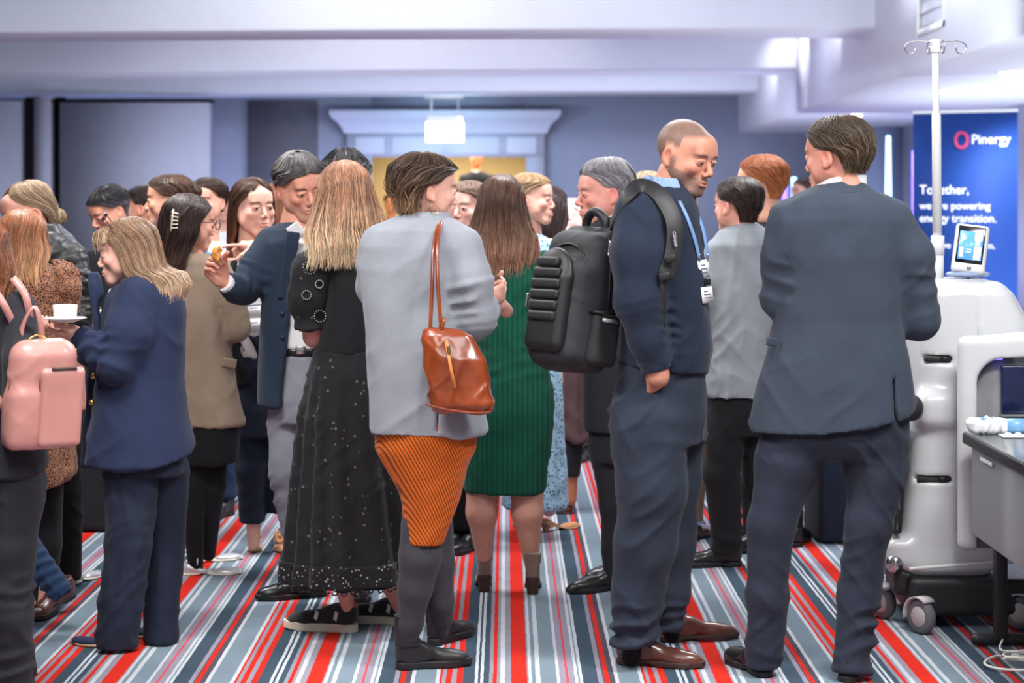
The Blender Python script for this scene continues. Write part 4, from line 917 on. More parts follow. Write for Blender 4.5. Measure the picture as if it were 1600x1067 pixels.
P.part('trousers', [P.L([(690, 175, 285, 56), (740, 168, 288, 56)])]+P.chain([(206, 735, -20, 40), (202, 850, -26, 34), (188, 940, -24, 34), (181, 1010, -22, 31)], .008, flat=1)
       + P.chain([(264, 735, 26, 34), (261, 850, 34, 28), (254, 940, 34, 28), (252, 1001, 34, 28)], .008, flat=1), 'navy_flare', amp=.006, sc=(12, 12, 2.5))
shoe(P.root, gnd(200, 1016), gnd(122, 1006), 'flat', 'navy_suede', 'tan_sole', L=.245)
shoe(P.root, gnd(276, 1004), gnd(210, 992), 'flat', 'navy_suede', 'tan_sole', L=.24)
def stand(P, top, sh, waist, hips, ankle_l, ankle_r, hip_y, ub, lb, shoes=None, dy=1.0, sleeve_l=None, sleeve_r=None, hem=None, skirt=None, amp=.004, dep=.12, ubn='jacket', lbn='trousers', sh_kind='oxford', sh_m='black_leather', wid=.075, ank_r=.05, neck=None):
    """a figure standing behind others. rows are (py, left, right); ankles (px, py); widths in metres"""
    s = P.s; D = dep*s
    rows = [(top[0], top[1], top[2], D*.45), (sh[0], sh[1], sh[2], D*.8), (sh[0]+.09*s, sh[1]-.0*s, sh[2]+.0*s, D)]+[(r[0], r[1], r[2], D) for r in waist]
    pr = [P.L(rows, p=2.3)]
    P.part(ubn, pr+(sleeve_l or [])+(sleeve_r or []), ub, amp=amp, k=.018, sc=(7, 7, 6), seed=int(P.root.location[0]*10), subs=[(half(P.m(hem[0]), hem[1]), .004)] if hem else [])
    cx = (hips[0]+hips[1])/2; w = (hips[1]-hips[0])/4
    lp = [P.L([(hip_y-.1*s, hips[0], hips[1], D*.95), (hip_y, hips[0], hips[1], D), (hip_y+.12*s, hips[0]+.2*w, hips[1]-.2*w, D*.8)])] if not skirt else [P.L([(r[0], r[1], r[2], D*(r[3] if len(r) > 3 else 1)) for r in skirt], p=2.1)]
    if not skirt:
        for sg, (ax, ay, ad) in ((-1, ankle_l), (1, ankle_r)):
            lp += P.chain([(cx+sg*w, hip_y+.05*s, 0, wid*s*1.15), ((cx+sg*w+ax)/2, (hip_y+ay)/2, ad*.5-3, wid*s*.95), (ax, ay, ad, ank_r*s*1.15)], .02, flat=1)
    P.part(lbn, lp, lb, amp=amp*1.2, sc=(9, 9, 3))
def innards(P, neck, hip=None, legs=(), nr=.052):
    P.flesh([P.C(neck[0], neck[1], nr*P.s, nr*1.25*P.s)]+([P.L([(neck[1][1]+.02*P.s, neck[1][0]-.12*P.s, neck[1][0]+.12*P.s, .06*P.s), (hip[1], hip[0]-.13*P.s, hip[0]+.13*P.s, .08*P.s)])] if hip else [])
            + [P.C(a, b, r0*P.s, r1*P.s) for a, b, r0, r1 in legs], h=.009 if P.s > 300 else .014)

# ================================================= far left: dark blazer, wearing the pink backpack
P = Person('person in dark blazer at the left edge wearing the pink backpack, auburn hair', 1085, 5, skin=(226, 172, 150)); PL = P
P.head((-28, 398, 0), 108, yaw=170, sex='f', eyes=False); innards(P, ((-28, 440, 0), (-24, 480, 0)), (-5, 740), [((25, 760, 0), (25, 1040, 0), .06, .04)]); P.body()
hair(P, long_hair(tip=-.16, w=.115, d=.09, mid=-.08, taper=1.0, wn=.10, t=.016), (110, 66, 44), strands=700, rag=.25, tip=(150, 96, 62), seed=21, wave=.006, flick=.012)
P.part('blazer', [P.L([(436, -60, 8, 32), (450, -85, 28, 50), (475, -100, 44, 60), (530, -104, 52, 64), (600, -100, 58, 66), (660, -98, 68, 72), (742, -100, 78, 78)])]+P.chain([(30, 480, -30, 26), (36, 560, -60, 30), (26, 640, -70, 24)], .02), 'charcoal', amp=.004, subs=[(half(P.m((20, 735, 0)), (.12, .2, -1)), .004)])
P.part('trousers', [P.L([(700, -80, 66, 66), (770, -70, 60, 60)])]+P.chain([(24, 760, -20, 44), (16, 860, -20, 36), (14, 960, -14, 36), (22, 1075, -10, 34)], .03, flat=1)+P.chain([(-20, 760, 30, 40), (-8, 880, 30, 34), (30, 1060, 70, 30)], .03, flat=1), 'charcoal', amp=.006, sc=(8, 8, 3), cr=[((16, 880, -10), (20, 1070, -10), 36, .006, .06, 0, 1.1, 2)])
shoe(P.root, gnd(10, 1095), gnd(10, 1095)+np.array([-.20, .12, 0]), 'flat', 'black_leather', 'black_sole', L=.25); shoe(P.root, gnd(20, 1070), gnd(20, 1070)+np.array([-.20, .12, 0]), 'flat', 'black_leather', 'black_sole', L=.25)

# ================================================= geometric print dress
P = Person('woman with auburn bob in brown geometric print dress with ruffled sleeve', 942, 50, skin=(228, 174, 150))
P.head((36, 376, 0), 90, yaw=165, sex='f', eyes=False); innards(P, ((38, 405, 4), (42, 440, 4)), (55, 700), [((76, 760, 6), (74, 940, 6), .05, .034), ((44, 760, -6), (46, 940, -4), .05, .034)]); P.body()
hair(P, long_hair(tip=-.155, w=.108, d=.085, mid=-.08, taper=1.05, wn=.092, t=.014), (150, 98, 66), strands=1300, rag=.4, tip=(220, 172, 130), seed=23, vary=.4, flick=.012, clump=.01)
P.part('dress', [P.L([(410, 22, 70, 28), (422, 6, 94, 42), (445, -2, 106, 50), (500, 2, 106, 50), (560, 4, 106, 54), (650, -4, 112, 62), (765, -10, 121, 72)], fold=lambda th, Z: 1+.03*np.clip((P.z(560)-Z)*3, 0, 1)*np.sin(th*12))], 'geo_print', amp=.004, subs=[(half(P.m((60, 757, 0)), (.25, .1, -1)), .004)])
P.part('sleeve', P.chain([(94, 434, -6, 21), (106, 452, -6, 21), (110, 478, -4, 17)], .02), 'geo_print', amp=.007, sc=(22, 22, 22))
fr = []
for i in range(4):
    a = np.linspace(-.3, 2.1, 14); rr = 24+i*2.2
    fr.append(ribbon(np.array([P.m((90+rr*math.sin(t)*1.15+1.2*math.sin(t*17+i), 438-rr*math.cos(t)+1.2*math.cos(t*15), -14+i*5)) for t in a]), np.array([.3, -.9, .2]), .012, .002))
for v, q in fr: mkobj('ruffle', v, q, MATS['geo_print'], P.root)
P.part('tights', P.chain([(76, 740, 6, 24), (78, 850, 6, 18), (76, 940, 6, 12)], .02)+P.chain([(46, 740, -6, 24), (48, 850, -6, 18), (48, 940, -4, 12)], .02), 'black_cloth', amp=.001)
shoe(P.root, gnd(78, 942), gnd(52, 938), 'flat', 'black_leather', 'black_sole', L=.24); shoe(P.root, gnd(52, 940), gnd(22, 938), 'flat', 'black_leather', 'black_sole', L=.24)

# ================================================= person in jeans stepping, mostly hidden behind the print dress
P = Person('person in dark jeans and brown shoes striding, mostly hidden at the left edge', 996, -60, sc=438, skin=(224, 172, 150))
P.head((-96, 352, 0), 92, yaw=170, sex='m', eyes=False); innards(P, ((-96, 385, 0), (-92, 420, 0)), (-80, 640), []); P.body()
hair(P, short_hair(.010), (70, 52, 40), strands=300, seed=2)
P.part('jacket', [P.L([(400, -120, -60, 28), (425, -145, -40, 44), (500, -148, -34, 50), (690, -140, -30, 52)])], 'navy_dark')
P.part('jeans', [P.L([(640, -134, -30, 50), (720, -130, -30, 48)])]+P.chain([(-50, 710, 0, 36), (28, 840, 20, 27), (98, 932, 10, 19)], .02, flat=1)+P.chain([(-100, 720, 0, 36), (-100, 915, 0, 24)], .02, flat=1), 'jeans', amp=.006, sc=(12, 12, 6), cr=[((40, 850, 20), (98, 930, 10), 26, .006, .04, 0, 1.1, 3)])
shoe(P.root, gnd(118, 952), gnd(60, 968), 'oxford', 'brown_leather', 'black_sole', L=.27, pitch=16); shoe(P.root, gnd(-90, 930), gnd(-130, 945), 'oxford', 'brown_leather', 'black_sole', L=.27)

# ================================================= blonde woman in the black leather jacket
P = Person('woman with blonde hair tied back in black leather jacket and wide black trousers', 915, 90, skin=(228, 172, 152))
P.head((42, 334, 0), 93, yaw=-58, pitch=18, roll=4, sex='f', hair=(120, 90, 66)); innards(P, ((60, 362, 8), (74, 392, 10)), (85, 640), [((106, 660, 0), (110, 880, 0), .05, .03)]); P.body()
hair(P, [(.127, 0, .018, .012, .014, 0), (.118, 0, .016, .044, .052, 8), (.094, 0, .016, .068, .082, 22), (.06, 0, .02, .079, .094, 46), (.03, 0, .03, .080, .086, 74), (.0, 0, .04, .074, .076, 96), (-.03, 0, .045, .062, .066, 112), (-.06, 0, .05, .046, .052, 120)], (150, 128, 104), strands=900, w=.0010, rag=.05, tip=(186, 166, 140), seed=31, vary=.3, lift=.003)
hair(P, [(-.01, 0, .115, .012, .012, 0), (-.025, 0, .118, .028, .026, 0), (-.045, 0, .118, .032, .028, 0), (-.065, 0, .114, .024, .022, 0), (-.075, 0, .11, .008, .008, 0)], (140, 118, 92), strands=120, seed=33, name='bun')
mat('jacket_leather', (30, 31, 34), .42, noise=.2, bump=.6, bscale=18, coat=.1)
P.part('jacket', [P.L([(358, 58, 94, 26), (370, 48, 112, 36), (395, 36, 128, 44), (450, 34, 124, 48), (520, 40, 122, 46), (600, 44, 122, 46), (662, 46, 124, 48)])]+P.chain([(116, 398, -8, 19), (124, 440, -14, 21), (124, 492, -16, 20), (112, 536, -28, 17)], .02, flat=1), 'jacket_leather', amp=.006, sc=(12, 12, 12), cr=[((122, 410, -14), (116, 530, -20), 24, .008, .035, 0, 1, 4)])
P.part('collar', [P.L([(350, 56, 92, 24), (366, 48, 104, 32)])], 'jacket_leather', subs=[P.L([(340, 60, 86, 18), (370, 56, 94, 22)])], amp=.003, h=.008)
P.part('trousers', [P.L([(640, 48, 126, 46), (700, 48, 128, 46)])]+P.chain([(104, 690, 0, 25), (108, 800, 0, 21), (108, 906, 0, 20)], .02, flat=1)+P.chain([(66, 690, 4, 25), (66, 900, 8, 20)], .02, flat=1), 'black_cloth', amp=.006, sc=(14, 14, 2))
shoe(P.root, gnd(104, 915), gnd(128, 908), 'flat', 'silver_leather', 'white_sole', L=.24); shoe(P.root, gnd(60, 908), gnd(80, 900), 'flat', 'silver_leather', 'white_sole', L=.24)

# ================================================= woman with claw clip and taupe blazer
P = Person('woman with dark hair in claw clip wearing taupe blazer, black skirt and silver shoes', 897, 315, skin=(222, 168, 148)); WC = P
P.head((296, 350, 0), 87, yaw=122, sex='f', pitch=4, hair=(50, 36, 32)); innards(P, ((296, 380, 6), (300, 410, 6)), (325, 660)); P.body()
hair(P, long_hair(tip=-.285, w=.085, d=.075, cy=.055, mid=-.14, taper=.75, wn=.084, t=.010, side=76), (46, 32, 30), strands=1500, w=.0011, rag=.2, tip=(78, 52, 44), seed=37, wave=.011, vary=.45, clump=.01)
cl = []
for k in range(5): cl.append(tube(spline([P.hp((-.050+.0*k, .088, .04-.014*k)), P.hp((-.078, .112, .042-.016*k)), P.hp((-.090, .088, .036-.014*k))][::1], 7), .0035, 6))
cl.append(tube([P.hp((-.080, .108, .055)), P.hp((-.078, .112, -.035))], .004, 6)); v, q, _ = joinm(cl); mkobj('claw_clip', v, q, mat('clip_pearl', (214, 200, 182), .35), P.root)['label'] = 'cream claw clip'
def glasses(P, m='dark_metal', z=.003, up=None):
    r = []; f = (lambda v: P.hp(v)) if up is None else up
    for sx in (-1, 1):
        a = np.linspace(0, 2*math.pi, 20, endpoint=False); r.append(tube([f((sx*.034+.024*math.cos(t), -.112, z+.019*math.sin(t))) for t in a], .0022, 6, closed=True))
        r.append(tube([f((sx*.058, -.111, z+.008)), f((sx*.072, -.09, z+.008)), f((sx*.079, .01, z+.006))], .0018, 6))
    r.append(tube([f((-.012, -.114, z+.004)), f((.012, -.114, z+.004))], .0018, 6)); return r
v, q, _ = joinm(glasses(P)); gl = mkobj('glasses', v, q, MATS['dark_metal'], P.root)
P.part('blazer', [P.L([(396, 272, 330, 26), (408, 258, 346, 36), (430, 252, 356, 44), (480, 256, 354, 48), (540, 262, 360, 48), (600, 268, 370, 50), (664, 272, 383, 54)])]+P.chain([(340, 424, -6, 23), (358, 464, -8, 25), (368, 512, -4, 22)], .02)+P.chain([(368, 512, -4, 22), (330, 528, 70, 17)], .02, flat=1), 'taupe', amp=.005, sc=(6, 6, 5), subs=[(half(P.m((325, 662, 0)), (.0, .2, -1)), .004)], cr=[((356, 450, -8), (370, 520, 0), 28, .007, .035, 0, 1.1, 1)])
P.part('pocket_flap', [rbox(P.m((358, 567, -30)), (.035, .004, .02), .003, rotm(35, 0, 12))], 'taupe', amp=0, h=.005)
P.part('skirt', [P.L([(640, 276, 376, 48), (700, 284, 374, 48), (722, 286, 372, 48)])], 'black_cloth')
P.part('tights', P.chain([(306, 700, -6, 25), (300, 760, -6, 20), (306, 888, 0, 12)], .02)+P.chain([(334, 700, 10, 24), (334, 760, 10, 18), (326, 866, 40, 11)], .02), 'black_cloth', amp=.001)
for h_, t_ in ((gnd(284, 898), gnd(368, 897)), (gnd(290, 880), gnd(346, 876))):
    up, ank, tf, k = shoe(P.root, h_, t_, 'flat', 'silver_leather', 'white_sole', L=.25)
    aa = np.linspace(0, math.pi, 9); v, q = tube(tf(np.array([(.075*k, .030*math.cos(t), .045+.035*math.sin(t)) for t in aa])), .004, 6); mkobj('strap', v, q, MATS['silver_leather'], up)

# ================================================= woman with long brown hair facing right
P = Person('woman with long straight brown hair in navy trousers and nude heels, badge at waist', 866, 396, skin=(236, 190, 172)); WL = P
P.head((396, 325, 0), 88, yaw=34, pitch=2, roll=-3, sex='f', hair=(80, 56, 44), makeup=1, lips=(196, 120, 110)); innards(P, ((388, 356, 6), (390, 396, 8)), (400, 560), [((396, 800, 0), (396, 850, 0), .035, .027), ((402, 386, -34), (432, 450, -12), .026, .03), ((432, 450, -12), (424, 420, 0), .03, .03), ((396, 600, 0), (396, 800, 0), .04, .035)], nr=.044)
P.hand((402, 384, -36), np.array([-1, -.1, .12]), np.array([.1, .2, -1]), size=.9, mesh=hand_mesh((8, 60, 70, 75), .3, 30, 30)); P.body()
hair(P, long_hair(tip=-.265, w=.085, d=.075, cy=.05, mid=-.13, taper=.8, wn=.082, t=.007, side=70, fo=30), (70, 48, 38), strands=1300, w=.0011, rag=.15, tip=(150, 98, 64), seed=41, vary=.3)
P.part('top', [P.L([(396, 374, 420, 26), (410, 362, 432, 36), (440, 358, 438, 42), (500, 366, 430, 42), (560, 366, 432, 42)])]+P.chain([(430, 420, -6, 19), (440, 470, -20, 18), (402, 392, -34, 14)], .02), cloth('cream_top', (214, 210, 208)) and 'cream_top')
P.part('waistcoat', [P.L([(405, 362, 380, 30), (440, 356, 382, 43), (545, 362, 384, 43), (600, 362, 436, 44)])], 'black_cloth')
P.part('trousers', [P.L([(520, 364, 436, 43), (640, 362, 446, 44), (680, 366, 444, 40)])]+P.chain([(384, 640, -4, 24), (392, 730, -4, 23), (394, 815, -2, 20)], .02, flat=1)+P.chain([(424, 640, 6, 24), (432, 730, 8, 20), (434, 800, 10, 17)], .02, flat=1), 'navy_dark', amp=.005, sc=(12, 12, 3))
shoe(P.root, gnd(400, 850), gnd(396, 874), 'heel', 'nude_leather', 'tan_sole', L=.23); shoe(P.root, gnd(436, 850), gnd(440, 866), 'heel', 'nude_leather', 'tan_sole', L=.23)

# ================================================= man in the navy blazer holding food
P = Person('man in navy blazer, white shirt and grey trousers looking down, arm out with food', 942, 465, skin=(224, 166, 142)); MN = P
P.head((470, 293, 0), 97, yaw=26, pitch=20, roll=-9, sex='m', hair=(64, 52, 44), stubble=(120, 96, 84), h=.0026)
P.flesh([P.C((463, 330, 6), (462, 366, 8), 21, 28), P.L([(380, 425, 510, 30), (560, 430, 505, 38)]), P.C((370, 452, -60), (348, 440, -84), 13, 11)], h=.006)
P.hand((350, 440, -84), np.array([-.75, -.35, .75]), np.array([.4, -.6, .3]), size=.98, mesh=hand_mesh((72, 70, 66, 62), .4, 18, 55)); P.body()
hair(P, short_hair(.012, top=.020, fo=50), (92, 88, 88), strands=1300, w=.0010, rag=.15, lift=.014, clump=.009, tip=(138, 134, 134), seed=43)
P.part('shirt', [P.L([(352, 444, 494, 30), (368, 432, 508, 40), (400, 424, 516, 48), (480, 424, 514, 50), (545, 428, 510, 50)])], 'shirt_white', amp=.003, subs=[(P.C((470, 346, -20), (474, 376, -44), 14, 6), .006)])
for sg, x in ((-1, 462), (1, 490)): P.part('shirt_collar', [rbox(P.m((x, 360, -40)), (.028, .005, .028), .004, rotm(12*sg+6, 14, sg*35))], 'shirt_white', amp=0, h=.004)
P.part('belt', [P.L([(541, 426, 512, 52), (553, 426, 512, 52)])], 'black_leather', amp=0, h=.006)
v, q = obox(P.m((470, 547, -53)), (.04, 0, 0), (0, .006, 0), (0, 0, .03)); bevel(mkobj('buckle', v, q, MATS['chrome'], P.root, smooth=False), .003)
P.part('blazer', [P.L([(348, 436, 506, 30, 6), (358, 418, 522, 42, 4), (378, 410, 532, 52), (420, 408, 530, 58), (500, 408, 526, 60), (560, 404, 528, 62), (632, 402, 534, 66)])]
       + P.chain([(424, 380, 0, 27), (402, 420, -16, 28), (382, 452, -36, 24)], .025)+P.chain([(382, 452, -36, 24), (368, 450, -62, 20), (352, 442, -82, 17)], .02, flat=1)+P.chain([(520, 380, 0, 26), (530, 440, 0, 26), (520, 500, -30, 22)], .02),
       'deep_teal', subs=[(clipz((lambda X, Y, Z, a=P.m((474, 365, -62)), b=P.m((470, 640, -62)): np.maximum(np.abs(X-(a[0]+(Z-a[2])/(b[2]-a[2])*(b[0]-a[0])))-(.030+.052*np.clip((a[2]-Z)/.7, 0, 1)), Y-(P.Y-.02)), P.m((420, 640, -90)), P.m((530, 330, 0))), P.z(640), P.z(340)), .004), (half(P.m((420, 622, 0)), (.5, .0, -1)), .02) if 0 else (half(P.m((450, 628, 0)), (0, .2, -1)), .004)],
       amp=.005, sc=(6, 6, 5), cr=[((406, 410, -10), (378, 460, -40), 32, .008, .04, .1, 1, 2), ((378, 456, -44), (354, 444, -82), 24, .006, .03, 0, .8, 3)])
P.part('cuff', [P.C((357, 445, -78), (350, 441, -86), 15, 14, flat=3)], 'shirt_white', amp=0, h=.005)
for sg, x, an in ((-1, 451, 8), (1, 497, -8)): P.part('lapel', [rbox(P.m((x, 415, -60)), (.025, .006, .13), .004, rotm(-18*sg, 4, an))], 'deep_teal', amp=.001, h=.006)
for py in (490, 527):
    v, q = sdf([ell(P.m((441, py, -62)), (.009, .005, .009))], .0025); mkobj('button', v, q, MATS['button'], P.root)
P.part('trousers', [P.L([(552, 426, 510, 50), (620, 422, 512, 52), (660, 426, 508, 46)])]+P.chain([(446, 650, -6, 27), (446, 740, -12, 23), (470, 890, 4, 17)], .02, flat=1)+P.chain([(490, 650, 6, 27), (520, 760, 4, 22), (566, 905, 0, 18)], .02, flat=1), 'grey_trouser', amp=.005, sc=(10, 10, 4), cr=[((446, 700, -8), (464, 880, 0), 24, .006, .05, 0, 1, 3)])
shoe(P.root, gnd(512, 930), gnd(422, 937), 'oxford', 'black_leather', 'black_sole', L=.29); shoe(P.root, gnd(566, 922), gnd(562, 950), 'oxford', 'black_leather', 'black_sole', L=.29)

# ================================================= woman in the green knit dress
P = Person('woman with brown hair in long green knitted dress and taupe ankle boots', 926, 785, skin=(226, 176, 156)); WG = P
P.head((784, 322, 0), 92, yaw=172, sex='f', eyes=False)
P.flesh([P.C((784, 350, 4), (785, 390, 6), 22, 28), P.L([(400, 748, 835, 26), (700, 745, 840, 40)]), P.C((756, 740, -4), (753, 800, -8), 29, 24), P.C((753, 800, -8), (757, 890, 18), 24, 9), P.C((823, 740, -4), (824, 800, -8), 29, 24), P.C((824, 800, -8), (831, 894, 18), 24, 9)], h=.006); P.body()
hair(P, long_hair(tip=-.245, w=.138, d=.085, cy=.04, mid=-.13, taper=.82, wn=.088, t=.008), (88, 62, 50), strands=1700, w=.0011, rag=.28, clump=.010, tip=(176, 134, 110), seed=47, vary=.35, flick=.012)
P.part('dress', [P.L([(378, 762, 812, 24), (388, 745, 836, 36), (405, 732, 854, 46), (440, 730, 858, 50), (490, 738, 852, 46), (540, 744, 852, 46), (590, 738, 860, 54), (640, 728, 865, 60), (690, 722, 862, 56), (768, 724, 850, 50)], p=2.2)]+P.chain([(742, 410, -2, 20), (728, 460, 14, 19), (740, 510, 44, 16)], .02)+P.chain([(848, 410, -2, 20), (862, 462, 14, 19), (848, 510, 44, 16)], .02),
       'green_knit', amp=.005, sc=(6, 6, 8), cr=[((790, 520, 0), (790, 600, 0), 70, .004, .05, 0, 1, 2)])
shoe(P.root, gnd(757, 926), gnd(754, 902), 'ankle', 'taupe_suede', 'dark_brown_leather', L=.245, name='boot'); shoe(P.root, gnd(832, 930), gnd(834, 905), 'ankle', 'taupe_suede', 'dark_brown_leather', L=.245, name='boot')

# ================================================= woman in blue print dress facing right
P = Person('blonde woman facing right in pale blue print dress behind the green dress', 840, 838, skin=(236, 188, 170))
P.head((831, 312, 0), 78, yaw=74, sex='f', hair=(130, 100, 70), makeup=1); innards(P, ((828, 338, 4), (828, 366, 4)), (836, 600), [((812, 590, 0), (806, 804, 0), .03, .024), ((850, 590, 0), (858, 800, 0), .03, .024)], nr=.045); P.body()
hair(P, short_hair(.012, nape=-.05, fo=70, so=100), (150, 122, 92), strands=600, seed=51, tip=(206, 184, 150), vary=.3)
P.part('dress', [P.L([(364, 812, 846, 20), (376, 800, 862, 30), (400, 796, 874, 38), (460, 800, 874, 40), (540, 804, 874, 40), (620, 800, 880, 48), (792, 786, 884, 58)], fold=lambda th, Z: 1+.04*np.clip((1-Z)*2, 0, 1)*np.sin(th*11))], 'blue_print', amp=.005, sc=(12, 12, 3))
shoe(P.root, gnd(806, 832), gnd(820, 826), 'heel', 'pink_leather', 'tan_sole', L=.24); shoe(P.root, gnd(846, 832), gnd(872, 828), 'heel', 'nude_leather', 'tan_sole', L=.24)

# ================================================= woman with dark wavy hair and brown loafers
P = Person('person with long dark wavy hair, brown draped top and brown loafers by the backpack', 803, 885, skin=(190, 124, 92))
P.head((858, 330, 10), 76, yaw=150, sex='f', eyes=False); innards(P, ((862, 352, 10), (870, 382, 10)), (885, 620), [((893, 730, 0), (892, 782, 0), .035, .028), ((876, 730, 20), (872, 780, 20), .035, .028)]); P.body()
hair(P, long_hair(tip=-.26, w=.085, d=.07, mid=-.12, taper=.9), (58, 44, 44), strands=700, seed=53, wave=.012, rag=.2, tip=(86, 66, 62), vary=.5)
P.part('top', [P.L([(380, 846, 892, 20), (395, 838, 908, 30), (450, 838, 914, 38), (560, 850, 918, 40), (690, 862, 924, 34)], fold=lambda th, Z: 1+.05*np.sin(th*9))], 'brown_drape', subs=[(half(P.m((895, 690, 0)), (-.6, 0, -1)), .004)], amp=.006)
P.part('trousers', [P.L([(600, 862, 918, 36), (660, 866, 914, 30)])]+P.chain([(898, 650, -4, 19), (891, 744, 0, 15)], .02, flat=1)+P.chain([(880, 650, 14, 18), (876, 744, 20, 14)], .02, flat=1), 'charcoal')
shoe(P.root, gnd(898, 802), gnd(856, 802), 'flat', 'brown_suede', 'dark_brown_leather', L=.25); shoe(P.root, gnd(876, 796), gnd(840, 796), 'flat', 'brown_suede', 'dark_brown_leather', L=.25)

# ================================================= grey haired man behind the backpack
P = Person('grey haired man in charcoal suit facing left behind the black backpack', 922, 955, skin=(232, 168, 154))
P.head((944, 303, 0), 96, yaw=-76, pitch=3, sex='m', hair=(110, 104, 100)); innards(P, ((956, 330, 8), (964, 362, 10)), (962, 600), nr=.06); P.body()
hair(P, short_hair(.006, top=.026, nape=-.05, so=104), (128, 126, 130), strands=1300, w=.0010, lift=.016, seed=57, tip=(196, 194, 198), vary=.35)
P.part('jacket', [P.L([(340, 932, 988, 26), (352, 915, 1004, 40), (380, 905, 1014, 50), (480, 908, 1010, 54), (672, 912, 1008, 54)])], 'charcoal')
P.part('shirt', [P.C((958, 344, 4), (960, 332, 2), 27, 26, flat=3)], 'shirt_white', amp=0)
P.part('trousers', [P.L([(640, 920, 1004, 50), (720, 924, 998, 44)])]+P.chain([(948, 700, -6, 27), (962, 790, -6, 24), (962, 905, 0, 18)], .02, flat=1)+P.chain([(980, 700, 20, 26), (990, 800, 20, 22), (985, 900, 20, 18)], .02, flat=1), 'charcoal', amp=.006)
shoe(P.root, gnd(985, 918), gnd(928, 924), 'oxford', 'black_leather', 'black_sole', L=.29); shoe(P.root, gnd(1010, 900), gnd(960, 905), 'oxford', 'black_leather', 'black_sole', L=.29)

# ================================================= man in the pale grey suit jacket
P = Person('dark haired man in pale grey jacket and black trousers seen from behind', 886, 1150, skin=(228, 172, 154)); MG = P
P.head((1152, 322, 0), 86, yaw=-142, sex='m', eyes=False); innards(P, ((1158, 345, 6), (1160, 380, 8)), (1160, 620), nr=.056); P.body()
hair(P, short_hair(.009, top=.012, nape=-.068), (44, 34, 32), strands=900, seed=61, tip=(66, 52, 48))
P.part('shirt', [P.C((1159, 360, 6), (1160, 346, 4), 26, 25, flat=3)], 'shirt_white', amp=0)
P.part('jacket', [P.L([(350, 1136, 1184, 26), (362, 1120, 1200, 36), (382, 1106, 1214, 46), (430, 1106, 1216, 50), (500, 1112, 1212, 50), (560, 1106, 1216, 50), (618, 1100, 1220, 54)])]+P.chain([(1122, 396, -6, 24), (1112, 440, -4, 25), (1108, 492, 8, 21)], .015)+P.chain([(1108, 492, 8, 21), (1130, 500, 80, 17)], .02, flat=1)+P.chain([(1206, 396, 0, 23), (1220, 450, 0, 22), (1216, 500, 20, 20)], .02), 'grey_suit', amp=.007, sc=(8, 8, 8),
       subs=[(half(P.m((1160, 610, 0)), (.1, .2, -1)), .004)], cr=[((1114, 420, 0), (1108, 500, 8), 28, .008, .035, 0, 1, 2)])
P.part('trousers', [P.L([(580, 1106, 1212, 48), (640, 1104, 1210, 48), (680, 1108, 1206, 40)])]+P.chain([(1136, 660, -6, 34), (1128, 740, -8, 28), (1137, 862, 0, 24)], .02, flat=1)+P.chain([(1184, 660, 8, 32), (1192, 750, 14, 26), (1200, 848, 30, 20)], .02, flat=1), 'black_cloth', amp=.006, cr=[((1130, 760, -6), (1137, 860, 0), 28, .008, .05, .2, 1.1, 2)])
shoe(P.root, gnd(1160, 884), gnd(1058, 886), 'oxford', 'black_leather', 'black_sole', L=.30); shoe(P.root, gnd(1212, 862), gnd(1140, 864), 'oxford', 'black_leather', 'black_sole', L=.29)

# ================================================= ginger haired man
P = Person('tall ginger haired man in black suit behind the pale grey jacket', 852, 1205, skin=(232, 180, 154))
P.head((1188, 288, 0), 84, yaw=-118, sex='m', hair=(150, 90, 50)); innards(P, ((1198, 312, 6), (1202, 350, 8)), (1206, 600), nr=.055); P.body()
hair(P, short_hair(.010, top=.016, nape=-.06), (132, 74, 42), strands=900, seed=67, tip=(206, 136, 84), vary=.25)
P.part('shirt', [P.C((1201, 350, 8), (1200, 330, 6), 24, 22, flat=3)], 'shirt_white', amp=0)
P.part('jacket', [P.L([(345, 1178, 1228, 24), (358, 1162, 1246, 34), (385, 1154, 1256, 44), (500, 1158, 1252, 46), (640, 1156, 1256, 48)])], 'black_cloth')
P.part('trousers', [P.L([(600, 1160, 1250, 44), (680, 1164, 1246, 40)])]+P.chain([(1182, 670, 0, 26), (1178, 760, 0, 21), (1180, 838, 0, 18)], .02, flat=1)+P.chain([(1228, 670, 0, 26), (1234, 760, 0, 20), (1237, 838, 0, 17)], .02, flat=1), 'black_cloth')
shoe(P.root, gnd(1240, 856), gnd(1252, 846), 'oxford', 'black_leather', 'black_sole', L=.28); shoe(P.root, gnd(1182, 848), gnd(1170, 840), 'oxford', 'black_leather', 'black_sole', L=.28)

